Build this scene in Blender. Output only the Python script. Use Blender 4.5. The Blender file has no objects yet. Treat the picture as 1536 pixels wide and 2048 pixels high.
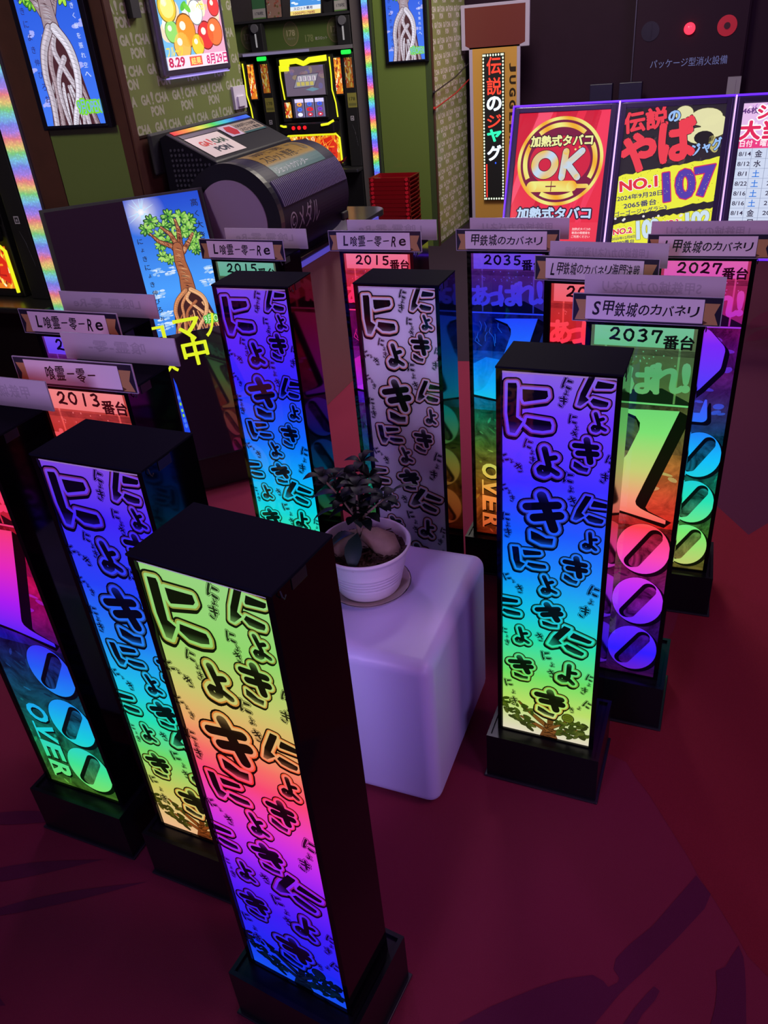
import bpy, bmesh, math, random
from math import sin, cos, pi, radians as R
from mathutils import Vector, Matrix
from mathutils.geometry import tessellate_polygon

random.seed(7)
SC = bpy.context.scene
COL = SC.collection

# ------------------------------------------------------------------ camera, world, lights, exposure
CAM_POS = Vector((0, 0, 1.5345))
def make_camera():
    pitch, roll, th = 0.5466, -0.0928, -0.42
    right = Vector((1, 0, 0)); fwd = Vector((0, cos(pitch), -sin(pitch))); up = Vector((0, sin(pitch), cos(pitch)))
    r2 = cos(roll)*right + sin(roll)*up
    u2 = -sin(roll)*right + cos(roll)*up
    rz = Matrix.Rotation(-th, 3, 'Z')
    r2, u2, f2 = rz @ r2, rz @ u2, rz @ fwd
    m = Matrix((r2, u2, -f2)).transposed().to_4x4()
    m.translation = CAM_POS
    cd = bpy.data.cameras.new('camera'); cam = bpy.data.objects.new('camera', cd); COL.objects.link(cam)
    cam.matrix_world = m
    cd.sensor_fit = 'VERTICAL'; cd.sensor_height = 36.0; cd.lens = 1590.6455/2048*36.0
    cd.clip_start = 0.02
    SC.camera = cam
make_camera()

WORLD_COL, WORLD_STR = (0.34, 0.18, 0.46), 0.10
w = bpy.data.worlds.new('world'); SC.world = w; w.use_nodes = True
w.node_tree.nodes['Background'].inputs[0].default_value = (*WORLD_COL, 1)
w.node_tree.nodes['Background'].inputs[1].default_value = WORLD_STR

def area(name, loc, target, size, col, power, sy=None):
    l = bpy.data.lights.new(name, 'AREA'); l.energy = power; l.color = col
    l.shape = 'RECTANGLE'; l.size = size; l.size_y = sy or size
    o = bpy.data.objects.new(name, l); COL.objects.link(o); o.location = loc
    o.rotation_euler = (Vector(target)-Vector(loc)).to_track_quat('-Z', 'Y').to_euler()
    return o
# ceiling lamps of the hall, purple over the carpet, plus unseen fill lights added
area('ceiling_lamp_violet', (-2.0, 3.0, 3.0), (-0.8, 0.8, 0.0), 0.3, (0.66, 0.28, 0.92), 10)
area('ceiling_lamp_magenta', (1.8, 1.0, 3.0), (0.3, 1.2, 0.0), 0.9, (1.0, 0.44, 0.80), 18)
area('fill_light_right', (1.9, -1.3, 1.5), (-0.4, 1.4, 0.35), 0.7, (0.58, 0.40, 1.0), 2.6).data.spread = R(60)  # unseen fill, added to lift the right side of the cube
area('fill_light_front', (-1.3, -2.4, 2.1), (-0.55, 1.5, 0.85), 1.0, (0.58, 0.40, 1.0), 4.6).data.spread = R(44)  # unseen fill behind the camera, added for sign plates and cube front
area('fill_light_left', (-2.3, 0.9, 2.9), (-2.35, 2.68, 0.9), 0.5, (0.95, 0.85, 0.75), 3.5).data.spread = R(70)  # unseen fill, added to brighten the left green panel
area('fill_light_aisle', (-1.2, 4.9, 2.9), (-2.2, 5.2, 1.0), 0.9, (1.0, 0.90, 0.76), 70)  # unseen warm fill, added to brighten the lettered walls by the aisle
area('ceiling_lamp_back', (0.6, 5.6, 2.9), (-0.3, 7.4, 1.2), 0.8, (0.75, 0.45, 0.95), 10)
area('ceiling_lamp_counter', (-0.9, 3.4, 2.8), (-2.05, 3.0, 1.2), 0.5, (0.84, 0.70, 0.95), 20)

vs = SC.view_settings
SC.display_settings.display_device = 'sRGB'
vs.view_transform = 'Standard'; vs.look = 'None'; vs.gamma = 1.0; vs.exposure = 0.0
vs.use_curve_mapping = False

# ------------------------------------------------------------------ colours and materials
def lin(c):
    def f(v):
        v /= 255.0
        return v/12.92 if v <= 0.04045 else ((v+0.055)/1.055)**2.4
    return tuple(f(v) for v in c)

def nmat(name):
    m = bpy.data.materials.new(name); m.use_nodes = True
    return m, m.node_tree, m.node_tree.nodes['Principled BSDF']
_mats = {}
def mat(name, col, rough=0.5, metal=0.0, emit=None, estr=1.0, coat=0.0, trans=0.0, spec=0.5, noise=0.0, nscale=40, bump=0.0, alpha=1.0, sub=0.0):
    if name in _mats: return _mats[name]
    m, nt, b = nmat(name)
    b.inputs['Base Color'].default_value = (*col, 1); b.inputs['Roughness'].default_value = rough
    b.inputs['Metallic'].default_value = metal; b.inputs['Coat Weight'].default_value = coat
    b.inputs['Transmission Weight'].default_value = trans; b.inputs['Specular IOR Level'].default_value = spec
    b.inputs['Alpha'].default_value = alpha
    if sub:
        b.inputs['Subsurface Weight'].default_value = sub; b.inputs['Subsurface Radius'].default_value = (.05, .05, .05)
    if emit:
        b.inputs['Emission Color'].default_value = (*emit, 1); b.inputs['Emission Strength'].default_value = estr
    if noise or bump:
        tc = nt.nodes.new('ShaderNodeTexCoord'); n = nt.nodes.new('ShaderNodeTexNoise')
        n.inputs['Scale'].default_value = nscale; n.inputs['Detail'].default_value = 6
        nt.links.new(tc.outputs['Object'], n.inputs['Vector'])
        if noise:
            mx = nt.nodes.new('ShaderNodeMix'); mx.data_type = 'RGBA'
            mx.inputs[6].default_value = (*[c*(1-noise) for c in col], 1); mx.inputs[7].default_value = (*[min(1, c*(1+noise)) for c in col], 1)
            nt.links.new(n.outputs['Fac'], mx.inputs[0]); nt.links.new(mx.outputs[2], b.inputs['Base Color'])
        if bump:
            bp = nt.nodes.new('ShaderNodeBump'); bp.inputs['Strength'].default_value = bump; bp.inputs['Distance'].default_value = 0.004
            nt.links.new(n.outputs['Fac'], bp.inputs['Height']); nt.links.new(bp.outputs['Normal'], b.inputs['Normal'])
    _mats[name] = m
    return m

def ink_print(rough=0.35, name='printed_ink'):
    """a printed surface: the ink colour is the surface colour"""
    if name in _mats: return _mats[name]
    m, nt, b = nmat(name)
    a = nt.nodes.new('ShaderNodeAttribute'); a.attribute_name = 'ink'
    nt.links.new(a.outputs['Color'], b.inputs['Base Color']); b.inputs['Roughness'].default_value = rough
    _mats[name] = m
    return m

def pict_noise(nt, a, lo, hi, scale):
    """picture texture where the ink's alpha is below 1"""
    tc = nt.nodes.new('ShaderNodeTexCoord')
    n = nt.nodes.new('ShaderNodeTexNoise'); n.inputs['Scale'].default_value = scale; n.inputs['Detail'].default_value = 8; n.inputs['Roughness'].default_value = .68
    n.inputs['Distortion'].default_value = 1.2
    nt.links.new(tc.outputs['Object'], n.inputs['Vector'])
    mr = nt.nodes.new('ShaderNodeMapRange'); mr.inputs['From Min'].default_value = .35; mr.inputs['From Max'].default_value = .68
    mr.inputs['To Min'].default_value = lo; mr.inputs['To Max'].default_value = hi
    nt.links.new(n.outputs['Fac'], mr.inputs['Value'])
    mx = nt.nodes.new('ShaderNodeMix'); mx.data_type = 'FLOAT'
    nt.links.new(a.outputs['Alpha'], mx.inputs[0]); nt.links.new(mr.outputs['Result'], mx.inputs[2]); mx.inputs[3].default_value = 1.0
    vm = nt.nodes.new('ShaderNodeVectorMath'); vm.operation = 'SCALE'
    nt.links.new(a.outputs['Color'], vm.inputs[0]); nt.links.new(mx.outputs[0], vm.inputs['Scale'])
    return vm.outputs['Vector'], tc

def cover_mat():
    """clear acrylic sheet"""
    if 'acrylic_cover' in _mats: return _mats['acrylic_cover']
    m = bpy.data.materials.new('acrylic_cover'); m.use_nodes = True; nt = m.node_tree; nt.nodes.clear()
    out = nt.nodes.new('ShaderNodeOutputMaterial'); mx = nt.nodes.new('ShaderNodeMixShader'); tr = nt.nodes.new('ShaderNodeBsdfTransparent'); gl = nt.nodes.new('ShaderNodeBsdfGlossy')
    fr = nt.nodes.new('ShaderNodeFresnel'); fr.inputs['IOR'].default_value = 1.45; gl.inputs['Roughness'].default_value = .04
    nt.links.new(fr.outputs[0], mx.inputs[0]); nt.links.new(tr.outputs[0], mx.inputs[1]); nt.links.new(gl.outputs[0], mx.inputs[2]); nt.links.new(mx.outputs[0], out.inputs[0])
    _mats['acrylic_cover'] = m
    return m

def ink_screen(name, strength=1.0, rough=0.12, base=0.03, sample=False, scale=9, lo=.45, hi=1.15):
    """a backlit screen or poster: ink times an even lamp"""
    if name in _mats: return _mats[name]
    m, nt, b = nmat(name)
    a = nt.nodes.new('ShaderNodeAttribute'); a.attribute_name = 'ink'
    v, _ = pict_noise(nt, a, lo, hi, scale)
    nt.links.new(v, b.inputs['Emission Color']); b.inputs['Emission Strength'].default_value = strength
    b.inputs['Base Color'].default_value = (base, base, base, 1); b.inputs['Roughness'].default_value = rough
    if not sample: m.cycles.emission_sampling = 'NONE'
    _mats[name] = m
    return m

def ink_lit(name, stops, strength=1.0, sample=False, scale=14, z0=.132, z1=1.016, base=0.95, lo=.12, hi=1.1):
    """printed film lit from behind by a colour-changing LED column: lamp colour runs along the height"""
    if name in _mats: return _mats[name]
    m, nt, b = nmat(name)
    a = nt.nodes.new('ShaderNodeAttribute'); a.attribute_name = 'ink'
    v, tc = pict_noise(nt, a, lo, hi, scale)
    if stops:
        sep = nt.nodes.new('ShaderNodeSeparateXYZ'); nt.links.new(tc.outputs['Object'], sep.inputs[0])
        mr = nt.nodes.new('ShaderNodeMapRange'); mr.inputs['From Min'].default_value = z1; mr.inputs['From Max'].default_value = z0
        nt.links.new(sep.outputs['Z'], mr.inputs['Value'])
        cr = nt.nodes.new('ShaderNodeValToRGB'); nt.links.new(mr.outputs['Result'], cr.inputs['Fac'])
        cr.color_ramp.interpolation = 'EASE' if len(stops) < 3 else 'LINEAR'
        el = cr.color_ramp.elements
        while len(el) < len(stops): el.new(0.5)
        for e, (p, c) in zip(el, stops): e.position = p; e.color = (*lin(c), 1)
        mu = nt.nodes.new('ShaderNodeVectorMath'); mu.operation = 'MULTIPLY'
        nt.links.new(v, mu.inputs[0]); nt.links.new(cr.outputs['Color'], mu.inputs[1])
        nt.links.new(mu.outputs['Vector'], b.inputs['Emission Color']); b.inputs['Emission Strength'].default_value = strength
    sb = nt.nodes.new('ShaderNodeVectorMath'); sb.operation = 'SCALE'; sb.inputs['Scale'].default_value = base if not stops else .06
    nt.links.new(v, sb.inputs[0]); nt.links.new(sb.outputs['Vector'], b.inputs['Base Color'])
    b.inputs['Roughness'].default_value = 0.6; b.inputs['Specular IOR Level'].default_value = 0.0
    if not sample: m.cycles.emission_sampling = 'NONE'
    _mats[name] = m
    return m

BLACK = mat('gloss_black', (.002, .002, .003), .06, spec=.26)
SATIN = mat('satin_black', (.012, .012, .018), .33)
TOPBLK = mat('lid_black', (.008, .0082, .015), .5, spec=.008)
MATTE = mat('matte_black', (.008, .008, .010), .6)
DARKGREY = mat('dark_grey', (.03, .03, .035), .4)
GREEN = mat('green_laminate', (.13, .19, .045), .12, coat=.5)
WOOD = mat('brown_laminate', (.075, .03, .018), .4, noise=.25, nscale=20)
CREAM = mat('cream_laminate', (.30, .155, .15), .45, noise=.06, nscale=60)
STEEL = mat('brushed_steel', (.30, .30, .32), .25, metal=.9)
WHITE = mat('white_plastic', (.72, .70, .74), .3)

# ------------------------------------------------------------------ mesh helpers
class MB:
    """collects shapes into one mesh"""
    def __init__(s): s.v = []; s.f = []; s.m = []; s.sm = []
    def add(s, vs, fs, mi=0, smooth=False):
        o = len(s.v); s.v += [tuple(p) for p in vs]
        for f in fs: s.f.append([i+o for i in f]); s.m.append(mi); s.sm.append(smooth)
        return s
    def box(s, x0, x1, y0, y1, z0, z1, mi=0):
        vs = [(x, y, z) for z in (z0, z1) for y in (y0, y1) for x in (x0, x1)]
        return s.add(vs, [(0, 2, 3, 1), (4, 5, 7, 6), (0, 1, 5, 4), (2, 6, 7, 3), (0, 4, 6, 2), (1, 3, 7, 5)], mi)
    def cyl(s, p0, p1, r0, r1=None, n=20, mi=0, smooth=True, caps=True):
        r1 = r0 if r1 is None else r1
        a, b = Vector(p0), Vector(p1); d = (b-a).normalized()
        t = d.orthogonal().normalized(); u = d.cross(t)
        vs = []
        for c, r in ((a, r0), (b, r1)):
            for i in range(n):
                an = 2*pi*i/n; vs.append(c + r*(cos(an)*t + sin(an)*u))
        s.add(vs, [(i, (i+1) % n, n+(i+1) % n, n+i) for i in range(n)], mi, smooth)
        if caps:
            s.add(vs[:n], [tuple(reversed(range(n)))], mi); s.add(vs[n:], [tuple(range(n))], mi)
        return s
    def tube(s, pts, rad, n=8, mi=0):
        pts = [Vector(p) for p in pts]; rad = rad if isinstance(rad, (list, tuple)) else [rad]*len(pts)
        vs = []; t = None
        for i, p in enumerate(pts):
            d = (pts[min(i+1, len(pts)-1)]-pts[max(i-1, 0)]).normalized()
            t = d.orthogonal().normalized() if t is None else (t - d*t.dot(d)).normalized()
            u = d.cross(t)
            for k in range(n):
                a = 2*pi*k/n; vs.append(p + rad[i]*(cos(a)*t+sin(a)*u))
        fs = [(i*n+k, i*n+(k+1) % n, (i+1)*n+(k+1) % n, (i+1)*n+k) for i in range(len(pts)-1) for k in range(n)]
        s.add(vs, fs, mi, True)
        s.add(vs[:n], [tuple(reversed(range(n)))], mi); s.add(vs[-n:], [tuple(range(n))], mi)
        return s
    def lathe(s, prof, c=(0, 0, 0), n=40, mi=0):
        vs = []
        for r, z in prof:
            for k in range(n):
                a = 2*pi*k/n; vs.append((c[0]+r*cos(a), c[1]+r*sin(a), c[2]+z))
        fs = [(i*n+k, i*n+(k+1) % n, (i+1)*n+(k+1) % n, (i+1)*n+k) for i in range(len(prof)-1) for k in range(n)]
        return s.add(vs, fs, mi, True)
    def prism(s, prof, y0, y1, mi=0, axis='y', smooth=False):
        """profile in (x,z) run along y"""
        n = len(prof)
        vs = [(x, y0, z) for x, z in prof] + [(x, y1, z) for x, z in prof]
        s.add(vs, [(i, (i+1) % n, n+(i+1) % n, n+i) for i in range(n)], mi, smooth)
        return s.add(vs, [tuple(reversed(range(n))), tuple(range(n, 2*n))], mi)
    def ico(s, c, r, sub=2, mi=0, sc=(1, 1, 1)):
        bm = bmesh.new(); bmesh.ops.create_icosphere(bm, subdivisions=sub, radius=r)
        s.add([(c[0]+v.co.x*sc[0], c[1]+v.co.y*sc[1], c[2]+v.co.z*sc[2]) for v in bm.verts], [[v.index for v in f.verts] for f in bm.faces], mi, True)
        bm.free(); return s
    def mesh(s, name, mats, bevel=0, seg=2, recalc=True):
        me = bpy.data.meshes.new(name); me.from_pydata(s.v, [], s.f)
        mats = mats if isinstance(mats, (list, tuple)) else [mats]
        for m in mats: me.materials.append(m)
        for p, mi, sm in zip(me.polygons, s.m, s.sm): p.material_index = mi; p.use_smooth = sm
        if recalc or bevel:
            bm = bmesh.new(); bm.from_mesh(me)
            if bevel:
                bmesh.ops.remove_doubles(bm, verts=bm.verts, dist=1e-6)
                bmesh.ops.recalc_face_normals(bm, faces=bm.faces)
                es = [e for e in bm.edges if len(e.link_faces) == 2 and e.calc_face_angle(0) > .5]
                bmesh.ops.bevel(bm, geom=es, offset=bevel, segments=seg, profile=.5, affect='EDGES', clamp_overlap=True)
            else: bmesh.ops.recalc_face_normals(bm, faces=bm.faces)
            bm.to_mesh(me); bm.free()
        return me

def link(name, me, parent=None, loc=None, rot=None):
    o = bpy.data.objects.new(name, me); COL.objects.link(o)
    if parent: o.parent = parent
    if loc is not None: o.location = loc
    if rot is not None: o.rotation_euler = rot
    return o
def obj(name, mb, mats, parent=None, loc=None, rot=None, bevel=0, seg=2):
    return link(name, mb.mesh(name, mats, bevel, seg), parent, loc, rot)
def thing(name, label, cat, loc=(0, 0, 0), rotz=0, group=None):
    o = bpy.data.objects.new(name, None); COL.objects.link(o); o.empty_display_size = .05
    o.location = loc; o.rotation_euler = (0, 0, rotz); tag(o, label, cat, group); return o
def tag(o, label, cat, group=None):
    o['label'] = label; o['category'] = cat
    if group: o['group'] = group
    return o
def struct(o): o['kind'] = 'structure'; return o

# ------------------------------------------------------------------ flat artwork (millimetres, x right, z up, printed layer by layer)
def clip_rect(poly, r):
    x0, x1, z0, z1 = r
    for ax, lim, sg in ((0, x0, 1), (0, x1, -1), (1, z0, 1), (1, z1, -1)):
        out = []
        for i in range(len(poly)):
            a, b = poly[i-1], poly[i]
            da, db = sg*(a[ax]-lim), sg*(b[ax]-lim)
            if (da >= 0) != (db >= 0):
                t = da/(da-db); out.append((a[0]+t*(b[0]-a[0]), a[1]+t*(b[1]-a[1])))
            if db >= 0: out.append(b)
        poly = out
        if len(poly) < 3: return None
    return poly
def slice_y(poly, levels):
    xs = (-1e6, 1e6); out = []; lv = [-1e6]+list(levels)+[1e6]
    for a, b in zip(lv, lv[1:]):
        p = clip_rect(poly, (xs[0], xs[1], a, b))
        if p: out.append(p)
    return out
def convexes(pts):
    v = [Vector((p[0], p[1], 0)) for p in pts]
    return [[pts[i] for i in t] for t in tessellate_polygon([v])]
_tc = {}
def text_tris(s, bold):
    k = (s, bold)
    if k in _tc: return _tc[k]
    c = bpy.data.curves.new('t', 'FONT'); c.body = s; c.size = 1; c.offset = bold; c.resolution_u = 3; c.dimensions = '2D'; c.fill_mode = 'FRONT'
    o = bpy.data.objects.new('t', c); COL.objects.link(o)
    dg = bpy.context.evaluated_depsgraph_get(); dg.update()
    ev = o.evaluated_get(dg); me = ev.to_mesh()
    vs = [(v.co.x, v.co.y) for v in me.vertices]
    tr = [[vs[i] for i in p.vertices] for p in me.polygons]
    ev.to_mesh_clear(); bpy.data.objects.remove(o); bpy.data.curves.remove(c)
    xs = [v[0] for v in vs] or [0]; ys = [v[1] for v in vs] or [0]
    _tc[k] = (tr, min(xs), max(xs), min(ys), max(ys))
    return _tc[k]
def ring_shift(r, n=12): return [(r*cos(2*pi*i/n), r*sin(2*pi*i/n)) for i in range(n)]

class Art:
    def __init__(s, clip=None, eps=.1): s.clip = clip; s.v = []; s.f = []; s.c = []; s.eps = eps; s.sub = 0; s.hold = False
    def tri(s, poly, col, layer):
        if s.clip:
            poly = clip_rect(poly, s.clip)
            if not poly: return
        o = len(s.v)
        for x, z in poly:
            s.v.append((x*.001, -(layer+s.sub*.015)*s.eps*.001, z*.001))
            c = col((x, z)) if callable(col) else col
            s.c.append(c if len(c) == 4 else (*c, 1.0))
        s.f.append(list(range(o, o+len(poly))))
    def poly(s, pts, col, layer):
        for t in convexes(pts): s.tri(t, col, layer)
    def rect(s, x0, x1, z0, z1, col, layer): s.tri([(x0, z0), (x1, z0), (x1, z1), (x0, z1)], col, layer)
    def ell(s, cx, cz, rx, rz, col, layer, rot=0, n=28):
        ca, sa = cos(R(rot)), sin(R(rot))
        s.tri([(cx+rx*cos(a)*ca-rz*sin(a)*sa, cz+rx*cos(a)*sa+rz*sin(a)*ca) for a in [2*pi*i/n for i in range(n)]], col, layer)
    def annulus(s, cx, cz, r, hw, col, layer, a0=0, a1=360, n=48):
        for i in range(n):
            t0, t1 = R(a0+(a1-a0)*i/n), R(a0+(a1-a0)*(i+1)/n)
            s.tri([(cx+(r-hw)*cos(t0), cz+(r-hw)*sin(t0)), (cx+(r+hw)*cos(t0), cz+(r+hw)*sin(t0)), (cx+(r+hw)*cos(t1), cz+(r+hw)*sin(t1)), (cx+(r-hw)*cos(t1), cz+(r-hw)*sin(t1))], col, layer)
    def stroke(s, pts, hw, col, layer, n=9):
        hws = hw if isinstance(hw, (list, tuple)) else [hw]*len(pts)
        if not s.hold: s.sub = 0
        for i in range(len(pts)-1):
            (x0, z0), (x1, z1) = pts[i], pts[i+1]; d = math.hypot(x1-x0, z1-z0) or 1e-6
            nx, nz = -(z1-z0)/d, (x1-x0)/d; a, b = hws[i], hws[i+1]
            s.tri([(x0+nx*a, z0+nz*a), (x0-nx*a, z0-nz*a), (x1-nx*b, z1-nz*b), (x1+nx*b, z1+nz*b)], col, layer); s.sub += 1
        for (x, z), h in zip(pts, hws): s.ell(x, z, h, h, col, layer, n=n); s.sub += 1
        if not s.hold: s.sub = 0
    def text(s, t, cx, cz, w, h, col, layer, bold=0.0, rot=0, shear=0, shifts=((0, 0),), flip=False):
        """text fitted into a w x h box about its centre (either may be None)"""
        latin = all(ord(c) < 128 for c in t); tr, x0, x1, y0, y1 = text_tris(t, bold if latin else 0)
        if not tr: return
        sx = (w/(x1-x0)) if w else None; sy = (h/(y1-y0)) if h else None
        sx = sx or sy; sy = sy or sx
        mx, my = (x0+x1)/2, (y0+y1)/2; ca, sa = cos(R(rot)), sin(R(rot)); fl = -1 if flip else 1
        if bold and not latin:
            bb = bold*min(sx, sy)*.9
            shifts = [(a+c, b+d) for a, b in shifts for c, d in ([(0, 0)] if len(shifts) > 1 else []) + ring_shift(bb, 8 if len(shifts) < 3 else 4)]
        for k_, (dx, dz) in enumerate(shifts):
            s.sub = k_ % 60
            for p in tr:
                q = []
                for x, y in p:
                    X = (x-mx)*sx; Y = (y-my)*sy; X = fl*(X+shear*Y)
                    q.append((cx+dx+X*ca-Y*sa, cz+dz+X*sa+Y*ca))
                s.tri(q, col, layer)
        s.sub = 0
    def vtext(s, t, x, z_top, size, step, col, layer, bold=0.0, shifts=((0, 0),)):
        for i, ch in enumerate(t):
            if ch != ' ': s.text(ch, x, z_top-step*(i+.5), None if ch in 'くっょぉ一' else size, size if ch != '一' else 2, col, layer, bold, shifts=shifts)
    def mesh(s, name, mats, base_faces=0):
        me = bpy.data.meshes.new(name); me.from_pydata(s.v, [], s.f)
        ca = me.color_attributes.new('ink', 'FLOAT_COLOR', 'POINT')
        ca.data.foreach_set('color', [x for c in s.c for x in c])
        mats = mats if isinstance(mats, (list, tuple)) else [mats]
        for m in mats: me.materials.append(m)
        if len(mats) > 1:
            for p in me.polygons: p.material_index = 0 if p.index < base_faces else 1
        return me
def art_obj(name, art, mats, parent=None, loc=None, rot=None, base_faces=0): return link(name, art.mesh(name, mats, base_faces), parent, loc, rot)

# ------------------------------------------------------------------ floor, walls
def build_floor():
    mb = MB(); mb.add([(-6, -1.5, 0), (4, -1.5, 0), (4, 9, 0), (-6, 9, 0)], [(0, 1, 2, 3)], 0)
    zc = [0]
    def patch(pts, mi, z):
        zc[0] += 1; z += zc[0]*.00002
        for t in convexes(pts):
            ar = (t[1][0]-t[0][0])*(t[2][1]-t[0][1])-(t[2][0]-t[0][0])*(t[1][1]-t[0][1])
            mb.add([(x, y, z) for x, y in (t if ar > 0 else t[::-1])], [(0, 1, 2)], mi)
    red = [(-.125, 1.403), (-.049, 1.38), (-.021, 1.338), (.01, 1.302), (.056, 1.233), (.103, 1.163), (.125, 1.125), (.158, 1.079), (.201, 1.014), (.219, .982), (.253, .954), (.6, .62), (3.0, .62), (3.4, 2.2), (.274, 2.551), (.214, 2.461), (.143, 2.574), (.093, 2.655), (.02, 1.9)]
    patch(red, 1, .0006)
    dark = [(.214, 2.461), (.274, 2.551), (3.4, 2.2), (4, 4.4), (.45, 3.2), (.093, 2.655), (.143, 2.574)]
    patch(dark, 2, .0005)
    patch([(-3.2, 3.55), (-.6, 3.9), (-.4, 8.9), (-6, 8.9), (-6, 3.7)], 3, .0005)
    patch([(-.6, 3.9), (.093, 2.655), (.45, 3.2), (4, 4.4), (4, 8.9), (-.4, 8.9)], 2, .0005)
    # dark brush- and leaf-shaped marks on the carpet
    patch([(.121, 1.124), (.15, 1.091), (.14, 1.055), (.095, .978), (.049, .904), (.005, .838), (-.029, .772), (-.12, .66), (-.30, .62), (-.257, .693), (-.209, .741), (-.138, .8), (-.095, .831), (-.046, .856), (-.026, .851), (-.016, .843), (-.001, .857), (.001, .866), (-.011, .879), (-.01, .9), (.012, .937), (.049, .988), (.072, 1.032)], 4, .0009)
    patch([(.203, .998), (.211, .979), (.214, .956), (.216, .918), (.217, .857), (.205, .76), (.13, .74), (.16, .838), (.166, .87), (.168, .905), (.165, .936), (.181, .949), (.191, .973)], 4, .0009)
    patch([(.062, .871), (.072, .866), (.066, .847), (.047, .815), (.02, .74), (-.02, .72), (.016, .784), (.033, .821), (.051, .854)], 4, .0009)
    patch([(.304, 4.848), (.266, 4.791), (.216, 4.667), (.205, 4.523), (.241, 4.548), (.5, 4.75)], 4, .0009)
    patch([(.5, 4.66), (.3, 4.557), (.241, 4.489), (.199, 4.388), (.194, 4.332), (.24, 4.35), (.298, 4.403), (.5, 4.5)], 4, .0009)
    random.seed(3)
    def leaf(cx, cy, L, wd, an, mi=4):
        ca, sa = cos(an), sin(an); up = []; dn = []
        for i in range(9):
            t = i/8; wv = wd*sin(pi*min(1, t*1.05))**.7*(1-.5*t)
            up.append((cx+ca*L*t-sa*wv, cy+sa*L*t+ca*wv)); dn.append((cx+ca*L*t+sa*wv*.6, cy+sa*L*t-ca*wv*.6))
        patch(up[:8]+[up[8]]+dn[7:0:-1], mi, .0009)
    for a in ((-1.40, .60, .34, .03, .5), (-1.28, .56, .36, .022, .55), (-1.5, .74, .32, .03, .35), (-1.30, .42, .22, .06, .1)):
        leaf(*a)
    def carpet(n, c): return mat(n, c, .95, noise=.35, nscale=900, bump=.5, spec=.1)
    o = link('floor', mb.mesh('floor', [carpet('carpet_crimson', (.235, .026, .060)), carpet('carpet_red', (.25, .021, .037)), carpet('carpet_plum', (.115, .026, .060)), carpet('carpet_grey', (.036, .022, .036)), carpet('carpet_mark', (.125, .017, .057))], recalc=False))
    struct(o)
    # back wall of dark purple-brown panels, with the steel fire cabinet in it
    wm = mat('wall_dark_panel', (.030, .013, .027), .5, spec=.12, noise=.1, nscale=8)
    mb = MB(); mb.box(-2.6, 4, 7.4, 7.5, 0, 2.6)
    struct(obj('wall_back', mb, wm))
    mb = MB(); mb.box(-6, -2.6, 8.6, 8.7, 0, 2.6)
    struct(obj('wall_left', mb, wm))
build_floor()

# ------------------------------------------------------------------ the lit floor pillars
PW, PD, PH, ZB, HW = .216, .127, 1.016, .132, .0975

NI = ([(-42, 49), (-27, 50), (-25.5, 44), (-27, -17), (-15, -25), (-29, -50), (-38, -49), (-43, -10)],
      [(-15, 39), (29.5, 39.5), (31, 29), (27, 24), (-12, 15), (-14.5, 20)],
      [(-6, -17), (36.5, -20), (39, -27), (38, -36), (23, -40), (4, -39.5), (-9, -29)])
YO = [([(-6, 29), (-2, 13), (2, -2), (2, -13)], 5.5), ([(-2+0, -15), (-5, -9), (-11, -8), (-15, -13), (-13, -20), (-6, -22), (0, -18), (3, -10)], 5.0), ([(3, -9), (18, -18)], 5.0), ([(1, 10), (13, 14)], 5.0)]
KI = [([(-32, 20), (28, 34)], 8.6), ([(-16, -3), (34, 11)], 9.2), ([(-4, 50), (10, 15), (24, -22)], 9.6)]
KIB = [(-20, -36), (-6, -40), (10, -48), (24, -46), (23, -60), (2, -62), (-18, -54)]
DARKI = (.012, .012, .012); RIM = (1.0, .46, .26)

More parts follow.
